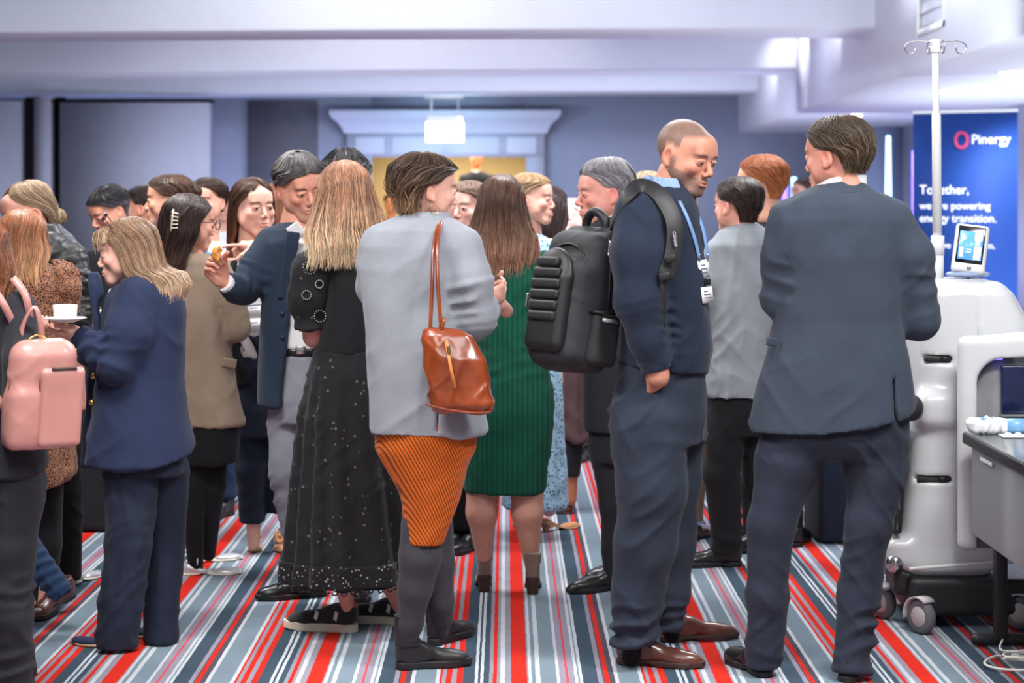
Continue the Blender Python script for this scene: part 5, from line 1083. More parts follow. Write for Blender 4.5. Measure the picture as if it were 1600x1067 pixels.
# ================================================= simpler figures further back
def far(label, sc, hx, hy, yaw, hcol, kind, ub, lb, pitch=0, skin=(226, 174, 152), w=.22, tip=None, shoes='black_leather', base=0., sex=None, hipx=None, feet=None, bun=False, curly=False, extra=None, tie=False):
    P = Person(label, px=hx, sc=sc, skin=skin); s_ = sc; z0 = HY+(CH-base)*s_; P.root.location[2] = base
    P.head((hx, hy, 0), .228*s_, yaw=yaw, pitch=pitch, sex=sex or ('f' if kind != 'short' else 'm'), hair=hcol, h=.0045, eyes=abs(yaw) < 110)
    cx = hipx or hx; hp = z0-.86*s_; sy = hy+.215*s_; P.flesh([P.C((hx, hy+.08*s_, .03*s_), (hx, sy+.02*s_, .04*s_), .052*s_, .064*s_), P.L([(sy+.1*s_, cx-.12*s_, cx+.12*s_, .07*s_), (hp, cx-.12*s_, cx+.12*s_, .08*s_)])], h=.012)
    if extra: extra(P)
    P.body()
    if kind == 'short': hair(P, short_hair(.012 if not curly else .022, top=.014 if not curly else .03), hcol, strands=450, w=.0016, seed=int(hx), tip=tip, lift=.03 if curly else .006, wave=.006 if curly else 0, clump=.02 if curly else .004)
    elif kind == 'up': hair(P, short_hair(.010, nape=-.05, fo=58, so=104), hcol, strands=450, w=.0013, seed=int(hx), tip=tip)
    else: hair(P, long_hair(tip=-.27, w=.09), hcol, strands=450, w=.0015, seed=int(hx), tip=tip, rag=.2)
    if bun: hair(P, [(.085, 0, .095, .012, .012, 0), (.07, 0, .105, .036, .036, 0), (.045, 0, .112, .042, .040, 0), (.02, 0, .108, .034, .032, 0), (.0, 0, .102, .012, .012, 0)], hcol, strands=120, seed=int(hx)+1, name='bun', tip=tip)
    S = w*s_
    P.part('top', [P.L([(sy-.02*s_, hx-.09*s_, hx+.09*s_, .06*s_), (sy+.02*s_, cx-S*.75, cx+S*.75, .09*s_), (sy+.08*s_, cx-S, cx+S, .11*s_), (sy+.3*s_, cx-S*.9, cx+S*.9, .12*s_), (hp+.06*s_, cx-S*.85, cx+S*.85, .12*s_)])]
           + P.chain([(cx-S*.88, sy+.08*s_, 0, .055*s_), (cx-S*1.12, sy+.32*s_, 0, .05*s_), (cx-S*.7, sy+.46*s_, -.2*s_, .038*s_)], .02)+P.chain([(cx+S*.88, sy+.08*s_, 0, .055*s_), (cx+S*1.12, sy+.32*s_, 0, .05*s_), (cx+S*.7, sy+.46*s_, -.2*s_, .038*s_)], .02), ub, h=.014, amp=.005)
    if tie:
        P.part('shirt', [P.L([(sy-.03*s_, hx-.07*s_, hx+.07*s_, .07*s_), (sy+.28*s_, hx-.03*s_, hx+.03*s_, .126*s_)])], 'shirt_white', amp=0, h=.012)
        P.part('tie', [P.L([(sy+.02*s_, hx-.022*s_, hx+.022*s_, .105*s_), (sy+.28*s_, hx-.03*s_, hx+.03*s_, .135*s_)])], 'charcoal', amp=0, h=.01)
    f0, f1 = feet or (cx-.1*s_, cx+.1*s_); fy = z0-.09*s_
    P.part('trousers', [P.L([(hp-.1*s_, cx-.16*s_, cx+.16*s_, .11*s_), (hp+.06*s_, cx-.17*s_, cx+.17*s_, .115*s_)])]+P.chain([(cx-.08*s_, hp+.08*s_, 0, .09*s_), ((cx+f0)/2-.04*s_, (hp+fy)/2, -.02*s_, .068*s_), (f0, fy, 0, .055*s_)], .02, flat=1)+P.chain([(cx+.08*s_, hp+.08*s_, 0, .09*s_), ((cx+f1)/2+.04*s_, (hp+fy)/2, -.02*s_, .068*s_), (f1, fy, 0, .055*s_)], .02, flat=1), lb, h=.014, amp=.005)
    a = math.radians(yaw); d = np.array([math.sin(a), -math.cos(a), 0])*.27
    for fx in (f0, f1):
        g = P.m((fx, z0, 0)); g[2] = 0; sh = shoe(P.root, g-d*.25, g+d*.75, 'oxford', shoes, 'black_sole', L=.27)[0]
        if base: sh.location[2] = 0
    return P
cloth('light_grey', (170, 172, 182))
far('dark haired man in black top looking down behind the navy blazer woman', 314, 170, 330, -48, (36, 34, 36), 'short', 'black_cloth', 'black_cloth', pitch=26, tip=(120, 118, 122), skin=(222, 164, 140), w=.19)
far('woman with small dark bun facing left, second head from the left against the pale panel', 300, 224, 326, -98, (48, 38, 36), 'up', 'taupe', 'black_cloth', bun=True, skin=(220, 166, 142), w=.16)
far('woman with brown hair bun facing left in royal blue top', 344, 263, 314, -86, (70, 50, 40), 'up', 'royal_blue', 'navy_dark', bun=True, tip=(104, 76, 58), skin=(228, 176, 150), w=.19, hipx=280)
far('person in white shirt hidden behind the woman with the claw clip', 318, 324, 316, -20, (60, 44, 38), 'up', 'shirt_white', 'jeans', w=.17, hipx=330, feet=(330, 352))
far('distant dark haired person between the claw clip woman and the long haired woman', 205, 347, 322, 20, (50, 42, 42), 'short', 'shirt_white', 'navy_dark')
far('woman with auburn hair standing behind the man in the navy blazer', 300, 440, 320, 165, (140, 92, 66), 'long', 'charcoal', 'charcoal', tip=(176, 124, 92), w=.18)
far('man with curly black hair directly behind the blonde woman', 372, 541, 283, 175, (26, 24, 26), 'short', 'navy_dark', 'navy_dark', curly=True, feet=(520, 560), w=.20)
far('distant person with warm lit orange face in the doorway on the left', 128, 611, 318, 5, (80, 52, 36), 'short', 'navy_dark', 'navy_dark', skin=(244, 150, 84))  # skin colour tinted orange to carry the warm doorway light
far('pale faced person partly hidden between cropped hair and green dress', 352, 731, 326, -30, (112, 90, 78), 'short', 'yellow_cloth', 'black_cloth', skin=(240, 196, 184), feet=(716, 738), w=.18)
far('distant pale haired person seen left of the grey haired man', 262, 893, 342, -30, (214, 200, 190), 'up', 'shirt_white', 'brown_drape', skin=(240, 200, 190), w=.16)
far('pale blond person just visible behind the sweater man neck', 316, 1012, 306, 170, (160, 140, 114), 'up', 'light_grey', 'navy_dark', w=.17, feet=(1000, 1030))
far('person in tan trousers and brown shoes hidden behind the sweater man', 343, 1062, 300, 150, (90, 66, 50), 'short', 'navy_dark', 'tan_trouser', feet=(1050, 1080), shoes='brown_leather', w=.19)
far('distant person facing left beside the suited man cheek', 178, 1254, 300, -60, (70, 52, 44), 'short', 'navy_dark', 'navy_dark')
# ================================================= man on the corridor step beyond the doorway
tag(mkobj('trim_16', *box(-2.4, 1.2, 28.0, 30.6, 0, .42), MATS['corridor'], smooth=False), kind='structure')
far('distant man in grey suit and tie standing raised beyond the doorway', 107, 744, 247, 10, (60, 44, 36), 'short', 'charcoal', 'charcoal', skin=(240, 150, 100), base=.42, tie=True)
far('person in navy with white shoes hidden behind the suited man', 300, 1290, 322, 20, (70, 50, 40), 'short', 'navy_dark', 'navy_dark', feet=(1276, 1300), shoes='silver_leather', w=.18)

# ================================================= bags, badges, cup, food
def at_p(P): return lambda px, py, d=0: P.m((px, py, d))
# --- black ridged backpack
mat('pack_black', (34, 36, 40), .7, noise=.12, bump=.5, bscale=300, nscale=40); mat('pack_smooth', (22, 22, 25), .5, bump=.15, bscale=100); mat('mesh_pocket', (34, 34, 37), .8, bump=.8, bscale=500)
mat('reflective', (190, 192, 196), .3, metal=.4)
P = MB; c = P.m((902, 464, 0)); bp = empty('backpack', c-np.array([0, 0, .26]), 'black ridged backpack with silver zip pulls on the back of the navy sweater man', 'backpack')
yw = math.radians(-50); tl = math.radians(10)
ex_ = np.array([math.cos(yw), math.sin(yw), 0]); ey_ = np.array([-math.sin(yw), math.cos(yw), 0]); ez_ = np.array([0, 0, 1.]); fw = ez_*math.cos(tl)+ey_*math.sin(tl); ey2 = ey_*math.cos(tl)-ez_*math.sin(tl)
BP = np.stack([ex_, ey2, fw], 1)
def bpt(V): return c+np.asarray(V, float)@BP.T
def bpart(name, V, Q, m, parent=None, smooth=True): return mkobj(name, bpt(V), Q, MATS[m], parent or bp, smooth=smooth)
V, Q = sdf([rbox((0, .01, -.015), (.135, .075, .235), .06), (rbox((0, -.055, -.055), (.118, .06, .185), .06), .02), (rbox((0, .05, .02), (.13, .045, .225), .04), .02)], .007, k=.03)
V = drape(V, Q, .003, (10, 10, 8), 3); bpart('pack_body', V, Q, 'pack_black')
V, Q = sdf([rbox((0, -.115, -.06), (.088, .030, .135), .028), (ell((0, -.115, .06), (.088, .030, .09)), .015)], .006, k=.03, subs=[(rbox((0, -.15, -.215), (.2, .2, .012), .002), .004)])
V = V[:, :]; bpart('front_pocket', V, Q, 'pack_smooth')
for i in range(6):
    z = .098-.036*i; hw = (.052, .066, .070, .070, .068, .066)[i]
    V, Q = sdf([rbox((0, -.146, z), (hw, .010, .0165), .009)], .004); bpart('ridge', V, Q, 'pack_smooth')
a = np.linspace(-.1, math.pi+.1, 16)
for rr, yy, wv, zc in ((.088, -.098, .004, .0), (.110, -.070, .004, .045)):
    Pn = [(-rr*math.cos(t)*-1, yy, zc+rr*.95*math.sin(t)+.02) for t in a]; V, Q = tube(np.array([(rr, yy, zc-.16)]+Pn+[(-rr, yy, zc-.16)]), wv, 6); bpart('zip', V, Q, 'pack_smooth')
V, Q = tube(spline([(-.045, .05, .20), (-.045, .04, .265), (0, .03, .295), (.045, .04, .265), (.045, .05, .20)], 18), .016, 10); bpart('handle', V, Q, 'pack_smooth')
for sx in (1,):
    V, Q = sdf([rbox((sx*.142, .01, -.135), (.022, .055, .085), .02)], .006, k=.02); V = drape(V, Q, .003, (14, 14, 8), 2); o = bpart('bottle_pocket', V, Q, 'mesh_pocket')
    V, Q = tube(np.array([(.120, -.047, -.05), (.160, -.042, -.05), (.166, .0, -.048), (.160, .055, -.046)]), .006, 6); bpart('pocket_hem', V, Q, 'pack_smooth', o)
    V, Q = box(.164, .168, -.025, .045, -.078, -.066); bpart('reflective_strip', V, Q, 'reflective', o, False)
V, Q = sdf([rbox((.139, -.01, .165), (.006, .008, .028), .006)], .003, subs=[(rbox((.139, -.01, .158), (.02, .004, .014), .003), .002)]); bpart('zip_pull', V, Q, 'chrome')['label'] = 'silver zip pull'
V, Q = tube(np.array([(.136, -.015, .20), (.141, .0, .12), (.142, .01, .02), (.140, .02, -.04)]), .004, 6); bpart('zip', V, Q, 'pack_smooth')
V, Q = sdf([rbox((-.130, -.105, -.03), (.004, .006, .024), .004)], .003); bpart('zip_pull', V, Q, 'chrome')
S = spline([P.m(q) for q in ((955, 352, -50), (978, 310, -82), (1002, 291, -72), (1030, 305, -84), (1052, 345, -98), (1052, 392, -106), (1040, 432, -116))], 30)
nn = np.array([[-.3, -.6, .8]]*8+[[.1, -.8, .6]]*8+[[.35, -1, .1]]*14); V, Q = ribbon(S, nn, .058, .012); o = mkobj('shoulder_strap', V, Q, MATS['pack_smooth'], bp); bevel(o, .003)
S = spline([P.m(q) for q in ((1040, 428, -118), (1034, 480, -108), (1030, 540, -84), (1000, 560, -40))], 14); V, Q = ribbon(S, (.2, -1, .1), .026, .003); mkobj('webbing', V, Q, MATS['pack_black'], bp)
for py, px in ((404, 1048), (432, 1038)):
    V, Q = obox(P.m((px, py, -122)), (.036, 0, .008), (0, .01, 0), (-.006, 0, .026)); bevel(mkobj('buckle', V, Q, MATS['pack_smooth'], bp, smooth=False), .004)
def text(name, body, loc, size, rot, m, parent, extrude=.0008, align='LEFT', bold=0):
    cu = bpy.data.curves.new(name, 'FONT'); cu.body = body; cu.size = size; cu.extrude = extrude; cu.align_x = align; cu.offset = bold
    t = bpy.data.objects.new(name, cu); COL.objects.link(t); bpy.context.view_layer.update(); dg = bpy.context.evaluated_depsgraph_get()
    me = bpy.data.meshes.new_from_object(t.evaluated_get(dg)); bpy.data.objects.remove(t); o = bpy.data.objects.new(name, me); me.materials.clear(); me.materials.append(MATS[m]); COL.objects.link(o)
    o.parent = parent; p0 = np.zeros(3); q = parent
    while q is not None: p0 += np.array(q.location); q = q.parent
    o.location = tuple(np.array(loc)-p0); o.rotation_euler = rot; return o
p = P.m((1051, 362, -113)); text('strap_lettering', 'CANAM', p, .0135, (math.pi/2, math.radians(82), math.radians(12)), 'reflective', bp, bold=.0006)
# --- tan handbag
mat('tan_leather', (132, 58, 22), .26, noise=.22, nscale=7, coat=.5, bump=.25, bscale=60)
P = WS; hb = empty('handbag', P.m((715, 640, -104)), 'glossy tan leather tote bag with gold zip on the shoulder of the cropped hair woman', 'bag')
V, Q = sdf([P.L([(514, 663, 716, 10, -102), (524, 661, 738, 18, -102), (560, 664, 757, 26, -104), (600, 668, 764, 30, -104), (630, 671, 770, 30, -104), (643, 678, 767, 22, -104)], p=3)], .006, subs=[(P.L([(505, 670, 710, 4, -102), (530, 672, 716, 8, -102)]), .006)])
V = drape(V, Q, .0045, (9, 9, 9), 12, 1.3); mkobj('bag_body', V, Q, MATS['tan_leather'], hb)
v, q = tube(spline([P.m(k) for k in ((666, 632, -130), (700, 640, -133), (740, 645, -133), (768, 643, -128))], 12), .0035, 6); mkobj('piping', v, q, MATS['tan_leather'], hb)
for k, (dx, dd) in enumerate(((0, 0), (6, -6))):
    S = spline([P.m(w) for w in ((672+dx*3, 520, -104+dd), (675+dx*1.6, 450, -96+dd), (677+dx, 395, -80+dd), (683+dx*.6, 358, -52+dd), (688+dx*.6, 344, -10+dd), (690, 352, 44))], 26)
    v, q = tube(S, .0062, 8); mkobj('strap', v, q, MATS['tan_leather'], hb)
v, q = tube(spline([P.m(w) for w in ((686, 522, -108), (689, 508, -112), (694, 497, -112), (691, 512, -116), (688, 520, -112))], 14), .0055, 8); mkobj('strap_knot', v, q, MATS['tan_leather'], hb)
v, q = ribbon([P.m((697, 532, -128)), P.m((703, 568, -138)), P.m((711, 606, -143))], (0, -1, 0), .010, .004); z_ = mkobj('pocket_zip', v, q, mat('zip_tape', (214, 132, 66), .5), hb)
v, q = sdf([rbox(P.m((701, 546, -136)), (.006, .003, .016), .003, rotm(0, 0, -8))], .0025); mkobj('zip_pull', v, q, MATS['gold'], z_)
# --- pink backpack
mat('pink_pack', (190, 134, 126), .38, noise=.05, coat=.25, bump=.1, bscale=80); mat('pink_dark', (190, 128, 122), .45)
P = PL; c = P.m((68, 612, -66)); pk = empty('backpack', c-np.array([0, 0, .18]), 'small blush pink leather backpack on the person at the left edge', 'backpack')
yw = math.radians(28); BK = np.stack([np.array([math.cos(yw), math.sin(yw), 0]), np.array([-math.sin(yw), math.cos(yw), 0]), np.array([.06, 0, 1.])], 1)
kp = lambda V: c+np.asarray(V, float)@BK.T
V, Q = sdf([rbox((-.008, 0, -.005), (.104, .062, .168), .060), (rbox((-.005, 0, -.08), (.106, .064, .095), .03), .03)], .006, k=.03, subs=[(rbox((0, 0, -.21), (.3, .3, .038), .002), .01)]); mkobj('pack_body', kp(drape(V, Q, .0015)), Q, MATS['pink_pack'], pk)
V, Q = sdf([rbox((.038, -.068, -.045), (.066, .016, .118), .014), (ell((.038, -.066, .06), (.060, .014, .05)), .02)], .005, subs=[(rbox((.04, -.066, .10), (.2, .2, .022), .002), .004)]); o = mkobj('front_pocket', kp(V), Q, MATS['pink_pack'], pk)
V, Q = box(.0, .076, -.088, -.060, .071, .079); mkobj('zip', kp(V), Q, MATS['dark_brown_leather'], o, smooth=False)
V, Q = tube(kp(spline([(-.026, -.060, .06), (-.030, -.066, -.04), (-.022, -.064, -.15)], 10)), .004, 6); mkobj('seam', V, Q, MATS['dark_brown_leather'], o)
V, Q = tube(kp(spline([(-.112, -.01, -.14), (-.113, -.02, 0), (-.095, -.02, .10), (-.04, -.012, .176), (.04, -.01, .13), (.09, -.01, .06)], 24)), .0028, 6); mkobj('zip', V, Q, MATS['gold'], pk)
V, Q = ribbon(kp(spline([(-.075, .03, .145), (-.070, .02, .21), (-.045, .0, .262), (-.022, -.0, .21), (-.012, .01, .155)], 16)), (0, -.4, 1), .018, .005); mkobj('handle', V, Q, MATS['pink_pack'], pk)
for pts in (((36, 545, -34), (18, 500, -62), (0, 466, -72), (-20, 440, -50)), ((50, 540, -20), (46, 490, -54), (38, 458, -58), (20, 434, -46)), ((24, 648, -30), (10, 640, -70), (-8, 616, -82), (-22, 590, -86))):
    V, Q = ribbon(spline([P.m(w) for w in pts], 14), (.3, -1, .3), .022, .005); mkobj('shoulder_strap', V, Q, MATS['pink_pack'], pk)
V, Q = sdf([rbox(P.m((14, 644, -78)), (.014, .004, .016), .005)], .0025, subs=[(rbox(P.m((14, 644, -78)), (.008, .02, .009), .003), .001)]); mkobj('buckle', V, Q, MATS['gold'], pk)
# --- paper tag under the pink backpack
mat('card_white', (236, 238, 240), .5); mat('card_print', (120, 124, 134), .6); mat('card_blue', (66, 96, 150), .6)
def card(name, P, c4, label, cat, rows=3, head=None):
    pts = [P.m(w) for w in c4]; o_ = (pts[0]+pts[2])/2; ax = pts[1]-pts[0]; az = pts[0]-pts[3]; ax = (ax+pts[2]-pts[3])/2; az = (az+pts[1]-pts[2])/2; ny = np.cross(az, ax); ny /= np.linalg.norm(ny)
    if ny[1] > 0: ny = -ny
    r = empty(name, o_-az/2, label, cat); V, Q = obox(o_, ax, ny*.0016, az); mkobj('card', V, Q, MATS['card_white'], r, smooth=False)
    for i in range(rows):
        V, Q = obox(o_+az*(.22-.2*i)+ax*(.0 if i else -.1)+ny*.0012, ax*(.62 if i else .4), ny*.0006, az*.07); mkobj('print_line', V, Q, MATS['card_print'], r, smooth=False)
    if head:
        V, Q = obox(o_+az*.42+ny*.0012, ax*.96, ny*.0006, az*.14); mkobj('print_band', V, Q, MATS[head], r, smooth=False)
    return r
card('paper_tag', PL, ((76, 684, -92), (99, 676, -84), (95, 690, -86), (79, 702, -94)), 'white printed paper tag hanging below the pink backpack', 'tag', 3)
b1 = card('name_badge', MB, ((1090, 407, -64), (1107, 405, -40), (1109, 434, -40), (1093, 436, -64)), 'upper white badge hanging on the lanyard of the navy sweater man', 'badge', 3)
b2 = card('name_badge', MB, ((1095, 449, -64), (1112, 447, -40), (1115, 472, -40), (1098, 474, -64)), 'lower white ticket card hanging on the lanyard of the navy sweater man', 'badge', 3)
ln = empty('lanyard', MB.m((1095, 400, -50)), 'blue lanyard round the neck of the navy sweater man', 'lanyard')
for pts in (((1062, 314, -64), (1074, 340, -76), (1086, 375, -70), (1093, 405, -62)), ((1082, 318, -30), (1096, 350, -40), (1103, 380, -42), (1105, 404, -42))):
    V, Q = ribbon(spline([MB.m(w) for w in pts], 12), (.7, -1, .1), .013, .002); mkobj('ribbon', V, Q, mat('lanyard_blue', (120, 156, 206), .5), ln)
for x, d in ((1093, -63), (1105, -42)):
    V, Q = sdf([cap(MB.m((x, 398, d)), MB.m((x, 408, d)), .004)], .002); mkobj('clip', V, Q, MATS['chrome'], ln)
V, Q = obox(MB.m((1103, 441, -54)), (.034, .02, .004), (0, .003, 0), (0, 0, .02)); mkobj('holder', V, Q, MATS['black_cloth'], ln, smooth=False)
card('name_badge', WL, ((384, 476, -50), (414, 474, -50), (414, 494, -50), (384, 497, -50)), 'upper white badge card hanging in front of the long haired woman', 'badge', 1, 'card_print')
card('name_badge', WL, ((386, 499, -51), (414, 497, -51), (414, 517, -51), (386, 520, -51)), 'lower white badge card hanging in front of the long haired woman', 'badge', 1)
# --- cup, saucer, food
mat('china', (238, 238, 236), .15, coat=.5)
s_ = WN.s; c = WN.m((102, 503, -84))
V, Q = lathe([(.0001, -.001), (.030, -.002), (.040, .002), (.068, .011), (.073, .013), (.070, .016), (.040, .008), (.026, .006), (.0001, .006)], c, 40); tag(mkobj('saucer', V, Q[:, ::-1], MATS['china']), 'white china saucer held by the woman in navy blazer', 'saucer')
c2 = c+np.array([0, 0, .0062]); cp = empty('cup', c2, 'white straight sided china cup on the saucer', 'cup')
V, Q = lathe([(.0001, 0), (.030, 0), (.036, .006), (.040, .020), (.0415, .052), (.0395, .052), (.038, .02), (.033, .009), (.0001, .008)], c2, 40); mkobj('cup_body', V, Q[:, ::-1], MATS['china'], cp)
V, Q = tube(c2+spline([(.01, .038, .043), (.012, .060, .044), (.012, .062, .022), (.01, .036, .014)], 14), .0045, 8); mkobj('handle', V, Q, MATS['china'], cp)
mat('pastry', (206, 140, 70), .55, noise=.35, nscale=60, bump=.8, bscale=120); mat('brownie', (96, 56, 44), .7, noise=.3, nscale=70, bump=.8, bscale=100)
c = MN.m((338, 398, -118)); V, Q = sdf([ell(c, (.020, .017, .026)), (ell(c+np.array([.008, 0, .022]), (.014, .013, .012)), .01)], .0035); V = drape(V, Q, .003, (60, 60, 60)); tag(mkobj('pastry', V, Q, MATS['pastry']), 'small golden pastry held up by the man in navy blazer', 'food')
c = WS.m((771, 437, 100)); V, Q = sdf([rbox(c, (.026, .02, .012), .008, rotm(0, 0, -14))], .0035); V = drape(V, Q, .003, (60, 60, 60)); tag(mkobj('brownie', V, Q, MATS['brownie']), 'small dark brownie in the hands of the cropped hair woman', 'food')
# --- sunglasses pushed up on the blazer woman's head
P = WN; mat('tortoise', (70, 22, 26), .15, coat=.6)
sg = empty('sunglasses', P.hp((0, -.07, .105)), 'dark red sunglasses pushed up on the hair of the woman in navy blazer', 'sunglasses')
up = lambda v: P.hp((v[0]*1.05, -.062+(v[2]-.003)*.55+(v[1]+.112)*.2, .136+(v[2]-.003)*.85+(-.112-v[1])*-.42*-1))
fr = glasses(P, up=lambda v: up(v)); V, Q, _ = joinm(fr); mkobj('frame', V, Q, MATS['tortoise'], sg)
for sx in (-1, 1):
    a = np.linspace(0, 2*math.pi, 20, endpoint=False); R_ = np.array([up((sx*.034+.023*math.cos(t), -.112, .003+.018*math.sin(t))) for t in a]); m_ = R_.mean(0)
    V = np.vstack([R_, m_+(R_-m_)*.5+P.hR@np.array([0, -.002, .001]), [m_+P.hR@np.array([0, -.003, .0015])]]); Q = np.array([(i, (i+1) % 20, 20+(i+1) % 20, 20+i) for i in range(20)]+[(20+i, 20+(i+1) % 20, 20+(i+2) % 20, 40) for i in range(0, 20, 2)]); mkobj('lens', V, Q, MATS['tortoise'], sg)

# ================================================= white wheeled robot with drip pole
RY = 7.46; RS = FPX/RY
mat('robot_white', (208, 211, 213), .32, noise=.015, coat=.2); mat('robot_grey', (120, 122, 124), .6); mat('slot_dark', (50, 56, 50), .6); mat('base_black', (34, 36, 40), .5, bump=.2, bscale=90)
mat('screen_black', (14, 16, 22), .12, coat=.5); mat('screen_dark_blue', (24, 30, 60), .15, emit=(20, 26, 60), es=.4); mat('screen_blue', (86, 150, 222), .3, emit=(86, 152, 224), es=.8); mat('screen_white', (235, 242, 250), .3, emit=(220, 236, 250), es=.9)
rm = lambda px, py, d=0: pt(px, py, RY+d)
rb = empty('service_robot', rm(1480, 868)*np.array([1, 1, 0]), 'tall white wheeled hospital robot beside the black table', 'robot')
def rl(rows, p=5, dc=0):
    R = []
    for py, a, b, hd in rows:
        q = rm((a+b)/2, py, dc); R.append((q[2], q[0], q[1], (b-a)/2/RS, hd))
    return loft(R, p=p)
V, Q = sdf([rl([(434, 1462, 1530, .10), (440, 1436, 1556, .16), (456, 1426, 1572, .19), (500, 1420, 1596, .20), (560, 1416, 1606, .21), (640, 1412, 1590, .21), (760, 1402, 1556, .21), (840, 1390, 1545, .22), (872, 1386, 1544, .23), (884, 1398, 1532, .21)]),
            (rbox(rm(1465, 640, -.20), (.075, .045, .062), .04), .05), (rbox(rm(1400, 856, -.10), (.05, .12, .05), .03), .03)], .010,
           subs=[(rbox(rm(1466, 562, -.22), (.056, .05, .014), .006), .004), (rbox(rm(1460, 750, -.22), (.068, .05, .012), .006), .004), (ell(rm(1505, 600, -.205), (.012, .012, .012)), .004), (ell(rm(1502, 826, -.21), (.012, .012, .012)), .004), (rbox(rm(1532, 490, -.21), (.002, .02, .12), .001), .003)])
mkobj('body_shell', V, Q, MATS['robot_white'], rb)
for px, py, w_ in ((1466, 560, .050), (1460, 748, .062)):
    a_ = rm(px, py, -.185); V, Q = obox(a_, (w_*2, 0, 0), (0, .02, 0), (0, 0, .02)); o = mkobj('slot', V, Q, MATS['slot_dark'], rb, smooth=False)
    V, Q = obox(a_+np.array([w_*.45, -.012, .0]), (.03, 0, 0), (0, .01, 0), (0, 0, .018)); mkobj('latch', V, Q, MATS['base_black'], o, smooth=False)
V, Q = sdf([rbox(rm(1400, 745, -.13), (.02, .09, .20), .015, rotm(0, 0, 4))], .008); mkobj('side_grille', V, Q, MATS['base_black'], rb)
V, Q = lathe([(.0001, -.02), (.038, -.02), (.048, -.008), (.05, 0.01), (.0001, .01)], axis='y'); mkobj('port', rm(1421, 637, -.235)+V@rotm(-30).T, Q, MATS['base_black'], rb)
a = np.linspace(.6, 4.2, 12); V, Q = tube(rm(1421, 637, -.262)+np.array([(.016*math.cos(t), -.0, .016*math.sin(t)) for t in a]), .003, 6); mkobj('port_mark', V, Q, MATS['robot_white'], rb)
V, Q = sdf([rbox(rm(1500, 913, -.02), (.235, .25, .068), .02), (rbox(rm(1410, 905, -.14), (.04, .06, .05), .02), .01)], .010); mkobj('wheel_base', V, Q, MATS['base_black'], rb)
V, Q = tube([rm(1421, 889, -.27), rm(1480, 884, -.275), rm(1546, 879, -.27), rm(1600, 876, -.26)], .007, 6); mkobj('bumper_trim', V, Q, MATS['white_metal'], rb)
V, Q = sdf([ell(rm(1398, 880, -.20), (.034, .034, .036))], .006); mkobj('bumper_knob', V, Q, MATS['chrome'], rb)
mat('wheel_grey', (186, 182, 184), .5); mat('tyre', (104, 104, 110), .7)
def caster(px, py, r=.062, an=30):
    g_ = gnd(px, py); c_ = g_+np.array([0, 0, r]); R = rotm(an); t = empty('caster_tmp', c_); bpy.data.objects.remove(t)
    V, Q = lathe([(.0001, -.018), (r*.55, -.020), (r*.62, -.014), (r*.62, .014), (r*.55, .020), (.0001, .018)], n=28, axis='x'); V2, Q2 = lathe([(r*.6, -.016), (r*.9, -.018), (r, -.008), (r, .008), (r*.9, .018), (r*.6, .016)], n=28, axis='x')
    o = mkobj('caster', c_+V@R.T, Q, MATS['wheel_grey'], rb); mkobj('tyre', c_+V2@R.T, Q2, MATS['tyre'], o)
    a = np.linspace(-.2, 2.2, 12); pf = np.array([(0, r*1.12*math.cos(t), r*1.12*math.sin(t)) for t in a]); V, Q = ribbon(c_+pf@R.T, (pf/r)@R.T, .052, .006); mkobj('fork', V, Q, MATS['wheel_grey'], o)
caster(1440, 990); caster(1380, 966, .06); caster(1594, 984, .062, 60)
# drip pole
V, Q = tube([rm(1465.5, 440, -.03), rm(1465.5, 385, -.03)], .022, 16); o = mkobj('pole_socket', V, Q, MATS['white_metal'], rb)
V, Q = tube([rm(1465, 398, -.03), rm(1465, 368, -.03)], .0255, 16); mkobj('pole_clamp', V, Q, MATS['white_metal'], o)
V, Q = tube([rm(1464.5, 372, -.03), rm(1463, 180, -.03), rm(1462.6, 174, -.03), rm(1461.5, 72, -.03)], [.0175, .0175, .0125, .0125], 16); pl = mkobj('drip_pole', V, Q, MATS['white_metal'], rb)
V, Q = sdf([rbox(rm(1462, 72, -.03), (.017, .017, .026), .006)], .003); mkobj('hook_block', V, Q, MATS['white_metal'], pl)
for an in (182, 2, 118, 298):
    t = math.radians(an); dx = np.array([math.cos(t), math.sin(t)*.8, 0]); L_ = .10; base_ = rm(1462, 66, -.03)
    prof = [(0, 0), (.05, .004), (L_-.02, .004), (L_+.008, -.004), (L_+.016, -.022), (L_+.004, -.040), (L_-.016, -.040), (L_-.024, -.024), (L_-.022, -.012)]
    if an in (118, 298): prof = [(u*.45, w) for u, w in prof]
    V, Q = tube(spline([base_+dx*u+np.array([0, 0, w]) for u, w in prof], 24), .0026, 6); mkobj('hook', V, Q, MATS['chrome'], pl)
